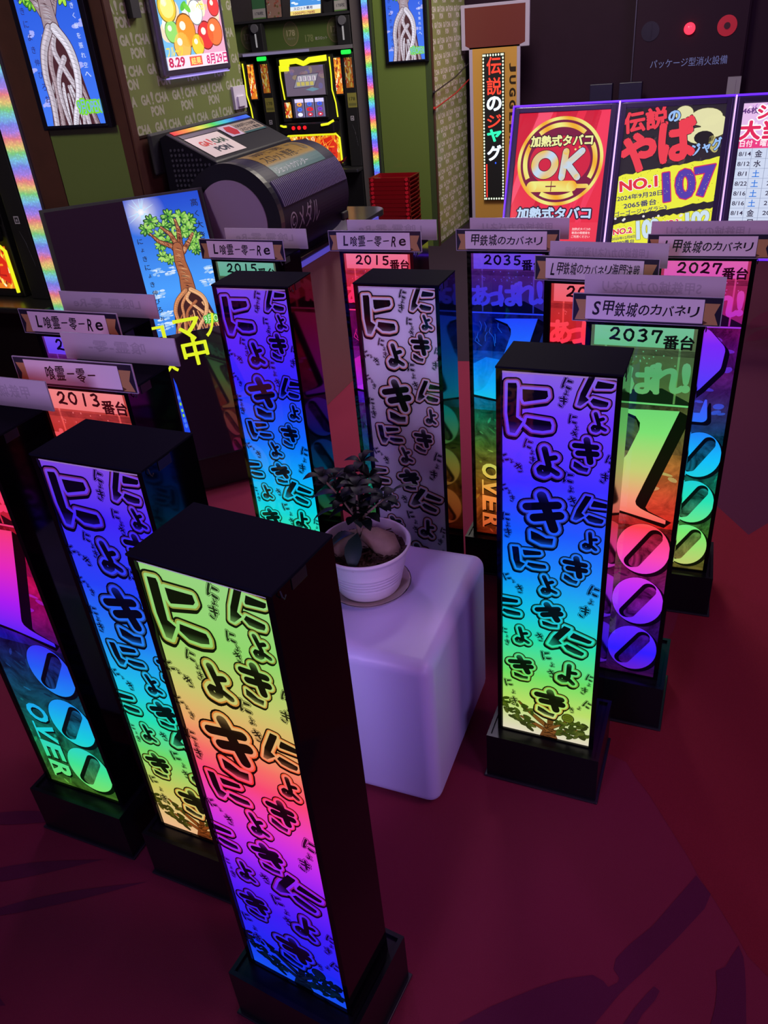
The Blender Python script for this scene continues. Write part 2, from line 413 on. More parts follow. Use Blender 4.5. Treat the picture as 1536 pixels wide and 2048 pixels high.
def glyph(A, kind, cx, cz, wd, layer, rot=0, shear=0, small=False, sv=1.0):
    s = wd/{'ni': 100, 'yo': 56, 'ki': 102}[kind]
    ca, sa = cos(R(rot)), sin(R(rot))
    def T(p, d=(0, 0)):
        x, z = p[0]*s+shear*p[1]*s*sv, p[1]*s*sv
        return (cx+x*ca-z*sa+d[0]*s, cz+x*sa+z*ca+d[1]*s)
    rg = 5.4*s if kind != 'yo' else 4.8*s
    ol = 5.8*s if kind != 'yo' else 5.0*s
    rim = 2.5*s+.15
    if small: rg *= .85; ol *= .62
    pieces = []   # (polyline, half width, closed-fill)
    if kind == 'ni':
        for q in NI: pieces.append((q, 0.3, True))
        lo, hi = -50, -26; top = None
    elif kind == 'yo':
        for q, h in YO: pieces.append((q, h, False))
        lo, hi = -27, -14; top = (22, 36)
    else:
        for q, h in KI: pieces.append((q, h, False))
        pieces.append((KIB, 1.0, True)); lo, hi = -63, -50; top = (34, 58)
    def grow(g, col, lay, d=(0, 0)):
        A.hold = True; A.sub = 0 if not d[0] else 30
        for q, h, fill in pieces:
            pts = [T(p, d) for p in q]
            if fill:
                A.poly(pts, col, lay); A.stroke(pts+[pts[0]], h*s+g, col, lay, n=16 if not small else 7)
            else: A.stroke(pts, h*s+g, col, lay, n=16 if not small else 7)
        A.hold = False; A.sub = 0
    grow(rg+ol, DARKI, layer)
    if not small: grow(rg+ol*.8, DARKI, layer, (-2.2, -4.6))
    if not small: grow(rg+rim, RIM, layer+1)
    grow(rg, (1, 1, 1), layer+2)
    if small:
        grow(-.8*s, (.05, .05, .05), layer+3); return
    def shade(p):
        x, z = p[0]-cx, p[1]-cz; y = (-x*sa+z*ca)/(s*sv)
        t = max(0., min(1., (hi-y)/(hi-lo)))
        if top: t = max(t, max(0., min(1., (y-top[0])/(top[1]-top[0])))*.7)
        k = .012+.42*t*t
        return (k, k, k)
    lv = [cz+s*sv*y for y in ([lo, (lo+hi)/2, hi] + ([top[0], sum(top)/2] if top else []))]
    keep = A.tri
    def tri2(poly, col, lay):
        for q in slice_y(poly, lv): keep(q, col, lay)
    A.tri = tri2
    grow(0, shade, layer+3)
    A.tri = keep

def nyoki_art():
    A = Art(clip=(-HW*1000, HW*1000, ZB*1000, PH*1000-4))
    W1 = (1, 1, 1)
    A.rect(-98, 98, 130, 1004, W1, 0)
    A.tri([(-98, 1004), (98, 1004), (98, 1020), (-98, 1020)], (.42, .36, .46), 0)  # ink dimmed: the unlit strip above the LEDs is put into the colour
    nb = len(A.f)
    # little printed tree at the foot
    random.seed(11)
    br = (.20, .075, .028); gr = [(.10, .13, .03), (.06, .085, .02), (.17, .19, .05), (.05, .06, .02)]
    A.poly([(-14, 124), (32, 124), (22, 150), (17, 172), (20, 195), (4, 195), (4, 172), (-6, 150)], br, 1)
    for q, h in (([(10, 160), (-15, 180), (-45, 205), (-60, 222)], [6, 5, 3, 2]), ([(14, 150), (45, 160), (70, 172)], [5, 4, 2]), ([(5, 150), (-25, 165), (-55, 178)], [5, 4, 2]), ([(16, 165), (40, 185), (52, 200)], [4, 3, 2])):
        A.stroke(q, [h_+1.2 for h_ in h], (.02, .012, .008), 1); A.stroke(q, h, (.30, .11, .04), 2)
    for i in range(90):
        t = random.random(); sd = random.choice((-1, 1))
        x = sd*(22+t*72)+(-4 if sd < 0 else 2)*1; z = 140+random.random()*(62 if sd < 0 else 48)+ (t*42 if sd < 0 else t*8)
        a = random.uniform(-50, 50)+(150 if sd < 0 else 20)
        if x < -78: z = 185+random.random()*45
        A.ell(x, z, 9.2, 4.6, (.015, .02, .008), 2, rot=a, n=10); A.ell(x, z, 8.2, 3.7, random.choice(gr), 3, rot=a, n=10)
    for i in range(16):
        A.stroke([(random.uniform(-8, 26), 128+i*3), (random.uniform(-8, 26), 132+i*3.4)], .9, (.05, .02, .01), 3, n=5)
    A.ell(49, 203, 14, 14, (.03, .03, .01), 3); A.ell(49, 203, 12, 12, (.26, .27, .05), 4)
    for k in range(6): A.stroke([(40, 196+k*3), (58, 197+k*3)], .7, (.07, .08, .02), 5, n=5)
    # small scattered words
    S = [('ni', 17, 990, 21, -20), ('yo', 15, 974, 11, -10), ('ki', 9, 958, 19, -20), ('ni', 29, 925, 18, -8), ('yo', 35, 909, 10, 0), ('ki', 32, 896, 15, 10),
         ('ni', -49, 868, 19, -18), ('yo', -42, 852, 10, 0), ('ki', -42, 837, 14, -20), ('ni', -93, 836, 18, 18), ('yo', -80, 830, 9, 20), ('ki', -67, 818, 18, 22),
         ('ni', -94, 773, 15, 20), ('yo', -84, 763, 9, 10), ('ki', -79, 750, 13, -10), ('ni', -90, 707, 19, -5), ('yo', -87, 689, 11, 0), ('ki', -88, 671, 19, -8),
         ('ni', 26, 808, 23, -8), ('yo', 31, 784, 13, 0), ('ki', 34, 760, 19, 8), ('ni', 97, 853, 17, -20), ('yo', 97, 832, 8, -10), ('ki', 88, 817, 19, -20),
         ('ni', -88, 564, 18, 20), ('yo', -75, 554, 8, 20), ('ki', -63, 538, 19, 10), ('ni', 86, 561, 25, -20), ('yo', 81, 534, 13, -10), ('ki', 68, 508, 26, -22),
         ('ni', -93, 421, 15, -6), ('yo', -88, 406, 7, 0), ('ki', -88, 390, 14, -4), ('ki', -19, 421, 20, 16), ('ni', -3, 373, 24, 10), ('yo', 10, 350, 12, 0), ('ki', 8, 326, 19, 10),
         ('ni', -84, 274, 21, 10), ('yo', -73, 248, 11, 0), ('ki', -73, 222, 22, -4), ('ni', 90, 334, 18, -20), ('yo', 89, 315, 9, -10), ('ki', 79, 296, 18, -20), ('ni', 89, 256, 20, -30), ('yo', 72, 241, 10, -20), ('ki', 55, 232, 15, 16)]
    for k, x, z, wd, r in S: glyph(A, k, x, z, wd, 6, r, 0, True)
    B = [('ni', 68, 977, 62, -8, .22, 10, .92), ('ni', 74, 744, 66, -10, .24, 10, .88), ('ni', -42, 616, 78, 2, -.10, 10, .66), ('ni', 50, 423, 90, -20, .22, 10, .70), ('ni', -90, 489, 80, -2, 0, 10, .66),
         ('ni', -46, 937, 97, 0, 0, 15), ('yo', 72, 922, 36, 4, 0, 15), ('ki', 51, 861, 62, -12, 0, 15, .92), ('yo', -13, 833, 57, 0, 0, 15), ('ki', -20, 716, 98, -2, 0, 15), ('yo', 72, 675, 39, -8, 0, 15), ('ki', 44, 608, 64, -14, 0, 15, .84),
         ('yo', -5, 556, 45, 8, 0, 15), ('ki', -1, 485, 72, 4, 0, 15, .72), ('yo', -56, 414, 43, 0, 0, 15), ('ki', -58, 328, 70, 0, 0, 15, .77), ('yo', 44, 331, 53, -16, 0, 15), ('ki', 5, 241, 88, -12, 0, 20, .72)]
    for k, x, z, wd, r, sh, l, *q in B: glyph(A, k, x, z, wd, l, r, sh, sv=q[0] if q else 1.0)
    return A, nb

INK_WHITE = (1, 1, 1)
def over_art(digit='1'):
    A = Art(clip=(-HW*1000, HW*1000, ZB*1000, PH*1000-3))
    A.rect(-98, 98, 130, 1018, (.8, .62, .55, 0), 0)
    nb = len(A.f)
    # red header with its card band and shout
    A.rect(-98, 98, 846, 1018, (.60, .26, .23, .75), 1)
    for x in (-68, 70): A.rect(x-2, x+2, 852, 1016, (.95, .6, .5), 2)
    A.rect(-98, 98, 950, 962, (.5, .2, .2, .3), 2)
    A.poly([(-98, 846), (98, 846), (98, 858), (45, 884), (-10, 878), (-60, 872), (-98, 868)], (.03, .03, .03), 2)
    for i in range(26):
        x, z = random.uniform(-80, 80), random.uniform(930, 962); A.ell(x, z, 1.5, 1.5, (.9, .8, .8), 3, n=6)
    for j, (ch, x, z, hh) in enumerate((('あ', -74, 895, 52), ('っ', -34, 888, 34), ('ぱ', 6, 900, 58), ('れ', 48, 904, 60), ('!', 87, 908, 62))):
        A.text(ch, x, z, None, hh, (1.0, .74, .82), 4, .05, rot=3)
    A.rect(-98, 98, 847, 851, (1, 1, 1), 5)
    # night sky, cliffs and flames behind the figures
    side = lambda p: tuple(a+(b-a)*min(1, max(0, (p[0]+60)/110)) for a, b in zip((.30, .42, .62), (.92, .26, .18)))+(.25,)
    sky = lambda p: tuple(a+(b-a)*min(1, max(0, (p[0]+30)/90)) for a, b in zip((.13, .15, .32), (.62, .20, .20)))+(0.,)
    for i in range(8): A.rect(-98+i*24.5, -98+(i+1)*24.5, 740, 846, sky, 1)
    for i in range(8): A.rect(-98+i*24.5, -98+(i+1)*24.5, 560, 740, side, 1)
    for i in range(14):
        x, z = random.uniform(20, 96), random.uniform(600, 830); A.ell(x, z, random.uniform(8, 22), random.uniform(3, 9), (.95, .75, .7, .6), 2, rot=random.uniform(-30, 30), n=12)
    A.poly([(-98, 600), (-98, 700), (-60, 722), (-20, 716), (-20, 600)], (.75, .95, 1, .7), 2)
    for i in range(9):
        x0 = -90+i*8+random.uniform(-4, 4); z0 = random.uniform(770, 832)
        A.stroke([(x0, z0), (x0+random.uniform(-9, 9), z0-12), (x0+random.uniform(-9, 14), z0-26)], .8, (.9, .9, .8), 2, n=5)
    A.rect(-98, 98, 130, 560, (.34, .27, .17, 0), 1)
    for i in range(26):
        x, z = random.uniform(-95, 95), random.uniform(140, 540); A.ell(x, z, random.uniform(3, 14), random.uniform(1.5, 5), random.choice(((.7, .6, .4, .3), (.12, .1, .08, .3), (.45, .5, .25, .2))), 2, rot=random.uniform(0, 180), n=9)
    # the tall figure 1
    one = [(-36, 833), (20, 836), (83, 838), (50, 731), (18, 630), (16, 620), (18, 613), (22, 608), (28, 604), (38, 599), (50, 594), (82, 582), (82, 572), (-20, 594), (-98, 606), (-98, 614), (-86, 617), (-76, 622), (-66, 631), (-58, 643), (-46, 670), (-10, 731), (10, 790), (10, 806), (0, 820)]
    shadow = [(83, 838), (99, 830), (99, 806), (70, 712), (38, 608), (44, 600), (94, 578), (80, 562), (0, 584), (-98, 598), (-98, 606), (-20, 594), (82, 572), (82, 582), (50, 594), (28, 604), (18, 612), (16, 622), (50, 731)]
    if digit == '2':
        two = [(-62, 748), (-56, 790), (-22, 822), (16, 820), (44, 788), (42, 752), (10, 700), (-36, 644), (-66, 612)]; tw = [13, 15, 16, 24, 26, 25, 19, 13, 10]
        for d, c, l in (((11, -9), (.01, .01, .01), 3), ((0, 0), INK_WHITE, 4)):
            A.stroke([(x+d[0], z+d[1]) for x, z in two], tw, c, l, n=24); A.stroke([(-70+d[0], 608+d[1]), (38+d[0], 608+d[1])], [11, 13], c, l, n=16); A.stroke([(40+d[0], 608+d[1]), (42+d[0], 656+d[1])], [11, 3], c, l, n=14)
        one = shadow = []
    if shadow: A.poly(shadow, (.01, .01, .01), 3)
    if one: A.poly([(-36, 833), (-30, 826), (2, 812), (10, 790), (-10, 731), (-46, 670), (-40, 670), (-2, 731), (18, 792), (18, 812)], (.01, .01, .01), 3)
    if one: A.poly(one, INK_WHITE, 4)
    # three slanted zeros with their shadows, the last lines of the sum
    for cx, cz in ((42, 500), (42, 355), (41, 213)):
        A.ell(cx+7, cz-6, 58, 68, (.01, .01, .01), 5, rot=4, n=40)
        A.ell(cx, cz, 57.5, 67.5, (.02, .02, .02), 6, rot=4, n=40)
        A.ell(cx, cz, 56.5, 66.5, INK_WHITE, 7, rot=4, n=40)
        A.stroke([(cx-22, cz-36), (cx+22, cz+38)], 16.5, (.01, .01, .01), 8, n=20)
        A.stroke([(cx-15, cz-38), (cx+26, cz+32)], 13, (.62, .36, .36, 0), 9, n=20)
    # OVER, turned to read downwards
    for ch, z in (('O', 358), ('V', 300), ('E', 243), ('R', 180)):
        A.text(ch, -48, z-4, 54, 58, (.01, .01, .01), 8, .045, rot=-90, shear=.1)
        A.text(ch, -50, z, 52, 56, INK_WHITE, 9, .035, rot=-90, shear=.1)
        if ch != 'O':
            A.rect(-78, -73, z-26, z+26, INK_WHITE, 9)
    return A, nb

DIG = {'0': [[(0, 0), (-7, 5), (-9, 14), (-5, 23), (2, 25), (8, 19), (8, 9), (4, 1), (0, 0)]],
       '1': [[(2, 26), (0, 0)]],
       '2': [[(-8, 19), (-3, 25), (4, 25), (7, 19), (3, 10), (-9, 1), (-4, 2), (9, 0)]],
       '3': [[(-7, 23), (1, 26), (6, 22), (3, 15), (-2, 13), (5, 11), (7, 5), (1, 0), (-8, 1)]],
       '5': [[(-5, 24), (-6, 14), (1, 15), (7, 10), (6, 3), (0, 0), (-7, 2)], [(-5, 24), (8, 25)]],
       '7': [[(-9, 17), (-8, 24), (8, 24), (3, 12), (0, -1)]]}
def card_art(num):
    A = Art(clip=(-HW*1000, HW*1000, 900, 1018))
    A.rect(-91, 91, 967, 1013, (1, .93, .95), 12)
    for i, ch in enumerate(num):
        x = -52+i*26; z = 979+random.uniform(-1, 1)
        for q in DIG[ch]: A.stroke([(x+p[0]*.95, z+p[1]*.88) for p in q], 2.4, (.02, .01, .02), 13, n=8)
    A.text('番台', 66, 979, 55, 27, (.03, .01, .02), 14, .035)
    return A

def sign_art(txt, back=False):
    A = Art(clip=(-135, 135, 1015, 1070), eps=.06)
    pap = (.86, .76, .74)
    if back:
        A.rect(-135, 135, 1015, 1070, (.66, .56, .57), 0)
        A.rect(-133, 133, 1017, 1024, (.61, .52, .53), 1)
        gho = (.50, .42, .43)
        A.text(txt, -4, 1046, min(190, 27*len(txt)), 24, gho, 1, .02, flip=True)
        return A
    A.rect(-135, 135, 1015, 1070, (.42, .38, .42), 0)
    A.rect(-133.4, 133.4, 1016.4, 1068.6, (.018, .016, .03), 1)
    gold = (.50, .29, .10)
    for sg in (-1, 1):
        A.poly([(sg*104, 1058), (sg*130, 1058), (sg*122, 1038), (sg*130, 1018), (sg*104, 1018)], gold, 2)
        A.tri([(sg*104, 1018), (sg*112, 1022), (sg*104, 1026)], (.12, .06, .02), 3)
    A.rect(-110, 103, 1019.5, 1065, pap, 4)
    A.rect(-110, 103, 1019.5, 1020.6, (.30, .26, .30), 5)
    random.seed(len(txt)*7)
    n = len(txt); full = [('L' in txt[:1] or 'S' in txt[:1])]
    wd = min(196, 23.5*n); x = -100 if n > 8 else -100+(200-wd)*.42; st = wd/n
    for ch in txt:
        if ch == '-': A.stroke([(x+st*.2, 1043), (x+st*.85, 1044)], 1.3, (.01, .01, .01), 6, n=6)
        else:
            small = ch in 'eのカバネリ'; hgt = (19 if small else 27)*min(1.0, st/19+.25)
            A.text(ch, x+st*.5, 1042+random.uniform(-1.5, 1.5)-(2 if ch == 'e' else 0), st*.86 if ch not in 'LSR' else st*.6, hgt, (.01, .01, .01), 6, .018, rot=random.uniform(-5, 5), shear=.12)
        x += st
    return A

def common_pillar_meshes():
    M = {}
    mb = MB()   # glossy case: shell with an open front and rear framed by 10 mm lips
    mb.box(-PW/2, PW/2, .006, PD-.006, ZB-.02, PH-.004)
    f = .0095
    for ya, yb in ((0, .006), (PD-.006, PD)):
        mb.box(-PW/2, -PW/2+f, ya, yb, ZB-.02, PH-.004); mb.box(PW/2-f, PW/2, ya, yb, ZB-.02, PH-.004)
        mb.box(-PW/2+f, PW/2-f, ya, yb, ZB-.02, ZB); mb.box(-PW/2+f, PW/2-f, ya, yb, PH-.008, PH-.004)
    M['case'] = mb.mesh('case', BLACK)
    mb = MB(); mb.add([(-HW, .0015, ZB), (HW, .0015, ZB), (HW, .0015, PH-.008), (-HW, .0015, PH-.008)], [(0, 1, 2, 3)])
    M['cover'] = mb.mesh('cover', cover_mat(), recalc=False)
    mb = MB(); mb.box(-PW/2-.001, PW/2+.001, -.002, PD+.001, PH-.004, PH)
    M['lid'] = mb.mesh('lid', TOPBLK, bevel=.0012)
    mb = MB()
    for x, y in ((-.06, .03), (.03, .1), (.07, .045)): mb.cyl((x, y, PH), (x, y, PH+.0008), .0035, n=10)
    M['screw'] = mb.mesh('screw', SATIN)
    mb = MB()
    b0, b1, y0, y1 = -.1257, .1257, -.035, PD+.030
    mb.box(b0, b1, y0, y0+.008, .004, ZB+.002); mb.box(b0, b1, y1-.008, y1, .004, ZB+.002)
    mb.box(b0, b0+.008, y0+.008, y1-.008, .004, ZB+.002); mb.box(b1-.008, b1, y0+.008, y1-.008, .004, ZB+.002)
    mb.box(b0+.008, b1-.008, y0+.008, y1-.008, .004, ZB-.004)
    M['base'] = mb.mesh('base', mat('base_black', (.006, .006, .009), .28, spec=.25))
    mb = MB(); mb.box(b0-.006, b1+.006, y0-.006, y1+.006, 0.0012, .006)
    M['foot_plate'] = mb.mesh('foot_plate', mat('foot_black', (.014, .014, .02), .35), bevel=.002)
    mb = MB(); mb.box(PW/2, PW/2+.0012, .036, .066, PH-.020, PH-.004)
    M['latch'] = mb.mesh('latch', SATIN, bevel=.0004)
    mb = MB(); mb.tube([(PW/2+.002, .012, PH-.004), (PW/2+.004, .012, PH-.012), (PW/2+.003, .016, PH-.018), (PW/2+.003, .020, PH-.014)], .0009, 6)
    M['hook'] = mb.mesh('hook', DARKGREY)
    return M
PM = common_pillar_meshes()
mb = MB(); mb.add([(-HW, .0032, 1.0035), (HW, .0032, 1.0035), (HW, .0032, 1.0125), (-HW, .0032, 1.0125)], [(0, 1, 2, 3)])
PM['header_strip'] = mb.mesh('header_strip', mat('header_paper', (.80, .68, .78), .5), recalc=False)
NA, NNB = nyoki_art(); NMESH = NA.mesh('lit_panel', [None, None], NNB)
OA, ONB = over_art(); OMESH = OA.mesh('lit_panel', [None, None], ONB)
TA, TNB = over_art('2'); TMESH = TA.mesh('lit_panel', [None, None], TNB)
SIGN_EDGE = MB(); SIGN_EDGE.box(-.135, .135, 0, .0028, 1.015, 1.070)
SIGN_MESH = SIGN_EDGE.mesh('acrylic_plate', mat('acrylic', (.55, .5, .56), .12, coat=.4), bevel=.0006)

def pillar(label, x, y, yaw, stops, kind, num=None, title=None, estr=1.0):
    t = thing('illuminated_sign', label, 'illuminated sign', (x, y, 0), yaw, 'box-shaped floor signs')
    for k in ('case', 'lid', 'cover', 'base', 'foot_plate', 'latch', 'hook'): link(k, PM[k], t)
    key = 'lamp_%s_%d' % (kind, int(1000*abs(x))+int(1000*y))
    m0 = ink_lit(key+'_sheet', stops, estr, sample=True); m1 = ink_lit(key+'_ink', stops, estr)
    def fit(o, mats):
        for s_, m in zip(o.material_slots, mats): s_.link = 'OBJECT'; s_.material = m
    p = link('lit_panel', {'nyoki': NMESH, 'over': OMESH, 'over_two': TMESH}[kind], t); p.location = (0, .0045, 0); fit(p, (m0, m1))
    p = link('rear_lit_panel', {'nyoki': NMESH, 'over': OMESH, 'over_two': TMESH}[kind], t, (0, PD-.0045, 0), (0, 0, pi)); fit(p, (m0, m1)); link('cover', PM['cover'], t, (0, PD, 0), (0, 0, pi))
    if kind == 'nyoki': link('header_strip', PM['header_strip'], t)
    if num:
        c = art_obj('number_card', card_art(num), m1, t, (0, .0045, 0))
    if title:
        for nm, yy, back in (('title_sign', -.0032, False), ('rear_title_sign', PD+.001, True)):
            s_ = link(nm, SIGN_MESH, t, (0, yy, 0))
            a = art_obj('title_print', sign_art(title, back), ink_print(.3), s_, (0, -.0003, 0))
    return t

pillar('nearest pillar of hiragana lettering, green to red to blue, beside the white cube', -.513, .601, -.1195,
       [(0, (150, 212, 122)), (.13, (142, 214, 98)), (.23, (200, 202, 102)), (.31, (238, 168, 98)), (.37, (252, 108, 96)), (.42, (255, 66, 112)), (.50, (240, 56, 196)), (.58, (196, 38, 242)), (.68, (112, 22, 255)), (.78, (56, 20, 255)), (.91, (10, 38, 255)), (1, (10, 84, 255))], 'nyoki')
pillar('hiragana pillar just left of the nearest one, violet top fading to orange foot', -.842, .804, -.0398,
       [(0, (124, 66, 220)), (.12, (52, 20, 244)), (.28, (10, 60, 248)), (.42, (0, 130, 244)), (.54, (0, 196, 236)), (.64, (20, 226, 176)), (.74, (110, 222, 104)), (.86, (206, 202, 92)), (1, (246, 190, 140))], 'nyoki')
pillar('blue-to-green hiragana pillar left behind the potted plant', -1.065, 1.697, .0127,
       [(0, (112, 66, 226)), (.12, (84, 36, 244)), (.30, (36, 34, 252)), (.48, (0, 100, 250)), (.62, (0, 170, 250)), (.74, (0, 214, 222)), (.84, (52, 232, 150)), (.92, (120, 238, 100)), (1, (210, 230, 110))], 'nyoki')
pillar('unlit greyish white hiragana pillar right behind the potted plant', -.697, 1.745, -.0054, None, 'nyoki')
pillar('hiragana pillar standing alone right of the white cube, violet top and pale yellow foot', -.226, 1.279, -.0132,
       [(0, (130, 92, 214)), (.10, (100, 48, 246)), (.26, (50, 38, 255)), (.38, (6, 84, 252)), (.50, (0, 140, 246)), (.60, (0, 190, 226)), (.69, (30, 222, 166)), (.80, (106, 222, 96)), (.90, (186, 222, 100)), (1, (226, 216, 190))], 'nyoki')

K1, K2 = 'L喰霊-零-Re', '甲鉄城のカバネリ'
pillar('green-headed number pillar 2037 with title sign, behind the hiragana pillar right of the cube', -.113, 1.541, -.0105,
       [(0, (110, 190, 150)), (.12, (80, 190, 110)), (.26, (122, 224, 110)), (.36, (196, 206, 112)), (.44, (244, 150, 116)), (.52, (255, 66, 72)), (.60, (255, 70, 170)), (.70, (196, 44, 244)), (.80, (110, 34, 252)), (.92, (40, 20, 255)), (1, (110, 30, 190))], 'over', '2037', 'S'+K2)
pillar('number pillar 2027 with title sign, pink head and blue-green foot, farthest right', -.022, 2.021, .0276,
       [(0, (220, 96, 170)), (.12, (206, 60, 190)), (.24, (120, 36, 246)), (.38, (70, 60, 250)), (.50, (20, 120, 250)), (.60, (0, 190, 250)), (.74, (30, 226, 180)), (.86, (120, 236, 110)), (1, (200, 200, 110))], 'over_two', '2027', 'L'+K2)
pillar('number pillar 2035 with title sign, blue head and orange foot, right of the unlit pillar', -.506, 2.062, 0,
       [(0, (110, 70, 220)), (.12, (60, 50, 230)), (.20, (10, 60, 250)), (.32, (0, 110, 250)), (.44, (0, 176, 244)), (.54, (20, 214, 190)), (.64, (120, 214, 110)), (.74, (210, 196, 80)), (.84, (240, 140, 60)), (1, (190, 60, 36))], 'over', '2035', K2)
pillar('red-headed number pillar with long title sign, wedged between the 2035 and 2037 pillars', -.245, 1.804, -.065,
       [(0, (230, 110, 120)), (.14, (255, 60, 66)), (.30, (255, 50, 120)), (.5, (200, 40, 240)), (.7, (60, 40, 255)), (1, (0, 140, 250))], 'over', '20', 'L'+K2+'海門決戦')
pillar('number pillar 2015 with title sign and pink-red head, behind the unlit hiragana pillar', -.865, 2.041, .0033,
       [(0, (232, 120, 150)), (.12, (246, 56, 100)), (.24, (250, 30, 130)), (.38, (220, 30, 190)), (.50, (140, 36, 246)), (.64, (50, 60, 252)), (.78, (0, 160, 246)), (.9, (10, 220, 190)), (1, (120, 230, 110))], 'over', '2015', K1)
pillar('number pillar 2015 with title sign and green head, behind the blue-to-green hiragana pillar', -1.216, 1.933, -.031,
       [(0, (110, 176, 160)), (.12, (60, 176, 120)), (.3, (150, 220, 110)), (.5, (250, 140, 90)), (.7, (250, 50, 120)), (.85, (170, 40, 246)), (1, (80, 40, 250))], 'over', '2015', K1)
pillar('number pillar with title sign and violet card, behind the 2013 pillar', -1.28, 1.303, -.010,
       [(0, (120, 84, 236)), (.05, (96, 60, 240)), (.12, (190, 40, 190)), (.3, (250, 40, 110)), (.6, (250, 130, 70)), (1, (120, 220, 110))], 'over', '201', K1)
pillar('number pillar 2013 with title sign and salmon-red head, behind the second hiragana pillar', -1.055, 1.05, .0043,
       [(0, (236, 140, 140)), (.06, (238, 120, 120)), (.16, (244, 70, 76)), (.3, (250, 40, 90)), (.5, (240, 40, 190)), (.7, (120, 40, 250)), (1, (20, 80, 250))], 'over', '2013', '喰霊-零-')
pillar('leftmost number pillar, violet to green zeros over a dark foot, front sign unseen', -1.163, .825, -.0191,
       [(0, (250, 80, 110)), (.2, (250, 50, 110)), (.30, (230, 30, 190)), (.40, (170, 14, 244)), (.50, (50, 30, 252)), (.58, (20, 90, 250)), (.70, (0, 160, 250)), (.80, (0, 214, 224)), (.90, (60, 234, 150)), (1, (130, 236, 100))], 'over', '2012', K2)

# ------------------------------------------------------------------ white cube stool, saucer and potted ficus
def rounded_cube():
    mb = MB(); mb.box(-.215, .215, -.215, .215, .004, .427)
    return tag(obj('cube_stool', mb, mat('milky_plastic', (.66, .62, .95), .38, sub=.15), loc=(-.645, 1.332, 0), bevel=.030, seg=6), 'milky white plastic cube stool with rounded edges carrying the plant', 'stool')
o = rounded_cube()
for p in o.data.polygons: p.use_smooth = True
PX, PY = -.655, 1.345
mb = MB(); mb.lathe([(0, 0), (.078, 0), (.088, .004), (.097, .016), (.0985, .016), (.0985, .0145), (.092, .002)][:5]+[(.094, .016), (.086, .006), (0, .006)], n=48)
tag(obj('pot_saucer', mb, mat('saucer_white', (.55, .46, .40), .4), loc=(PX, PY, .4275)), 'cream plastic saucer under the white flower pot on the cube', 'saucer')
fic = thing('potted_ficus', 'small ginseng ficus with dark leaves in a ribbed white pot', 'plant', (PX, PY, .434))
mb = MB(); prof = [(0, 0), (.070, 0), (.074, .006), (.078, .02)]
for i in range(5):
    z = .028+i*.009; r = .0795+i*.0022; prof += [(r, z), (r+.0012, z+.004), (r+.0002, z+.008)]
prof += [(.0935, .086), (.0955, .098), (.099, .108), (.104, .112), (.105, .117), (.102, .120), (.0985, .117), (.095, .10), (.09, .094)]
mb.lathe(prof, n=64); obj('pot', mb, mat('pot_white', (.78, .72, .80), .32), fic)
mb = MB(); rr = random.Random(5)
N = 36; rings = [0, .02, .04, .06, .078, .0945]; vsx = [(0, 0, .096)]
for r in rings[1:]:
    for k in range(N):
        a = 2*pi*k/N; vsx.append((r*cos(a), r*sin(a), .094+rr.uniform(-.004, .005)))
fs = [(0, 1+k, 1+(k+1) % N) for k in range(N)]
for j in range(len(rings)-2):
    for k in range(N): fs.append((1+j*N+k, 1+(j+1)*N+k, 1+(j+1)*N+(k+1) % N, 1+j*N+(k+1) % N))
mb.add(vsx, fs)
for i in range(260):   # bark chips
    a, r = rr.uniform(0, 2*pi), .09*math.sqrt(rr.random()); an = rr.uniform(0, pi); L = rr.uniform(.004, .011); wd = .0022; zz = .098+rr.uniform(-.002, .005)
    cx, cy = r*cos(a), r*sin(a); dx, dy = cos(an)*L, sin(an)*L; ex, ey = -sin(an)*wd, cos(an)*wd; tl = rr.uniform(-.004, .004)
    mb.add([(cx-dx-ex, cy-dy-ey, zz-tl), (cx+dx-ex, cy+dy-ey, zz+tl), (cx+dx+ex, cy+dy+ey, zz+tl+.001), (cx-dx+ex, cy-dy+ey, zz-tl+.001)], [(0, 1, 2, 3)])
obj('soil', mb, mat('bark_soil', (.055, .026, .017), .9, noise=.6, nscale=120), fic)
mb = MB()   # swollen roots and stems
def blob(path, rads): mb.tube(path, rads, 14)
blob([(.055, .015, .088), (.045, .012, .112), (.02, .004, .132), (-.004, -.004, .142)], [.026, .031, .024, .012])
blob([(-.055, -.02, .085), (-.050, -.018, .108), (-.034, -.012, .128), (-.010, -.005, .142)], [.02, .026, .021, .011])
blob([(-.01, .03, .086), (-.008, .022, .11), (-.006, .006, .135)], [.02, .022, .012])
stems = []
for i in range(9):
    a = i*2*pi/9+.3; L = rr.uniform(.10, .17); sp = rr.uniform(.35, 1.0)
    p0 = (-.006, -.004, .14); p1 = (p0[0]+cos(a)*.022*sp, p0[1]+sin(a)*.022*sp, .14+L*.45); p2 = (p0[0]+cos(a)*.105*sp, p0[1]+sin(a)*.105*sp, .14+L)
    mb.tube([p0, p1, p2], [.0042, .0032, .0018], 7); stems.append((p0, p1, p2, a))
obj('trunk', mb, mat('ficus_bark', (.30, .19, .14), .7, noise=.3, nscale=60, bump=.3), fic)
mb = MB()
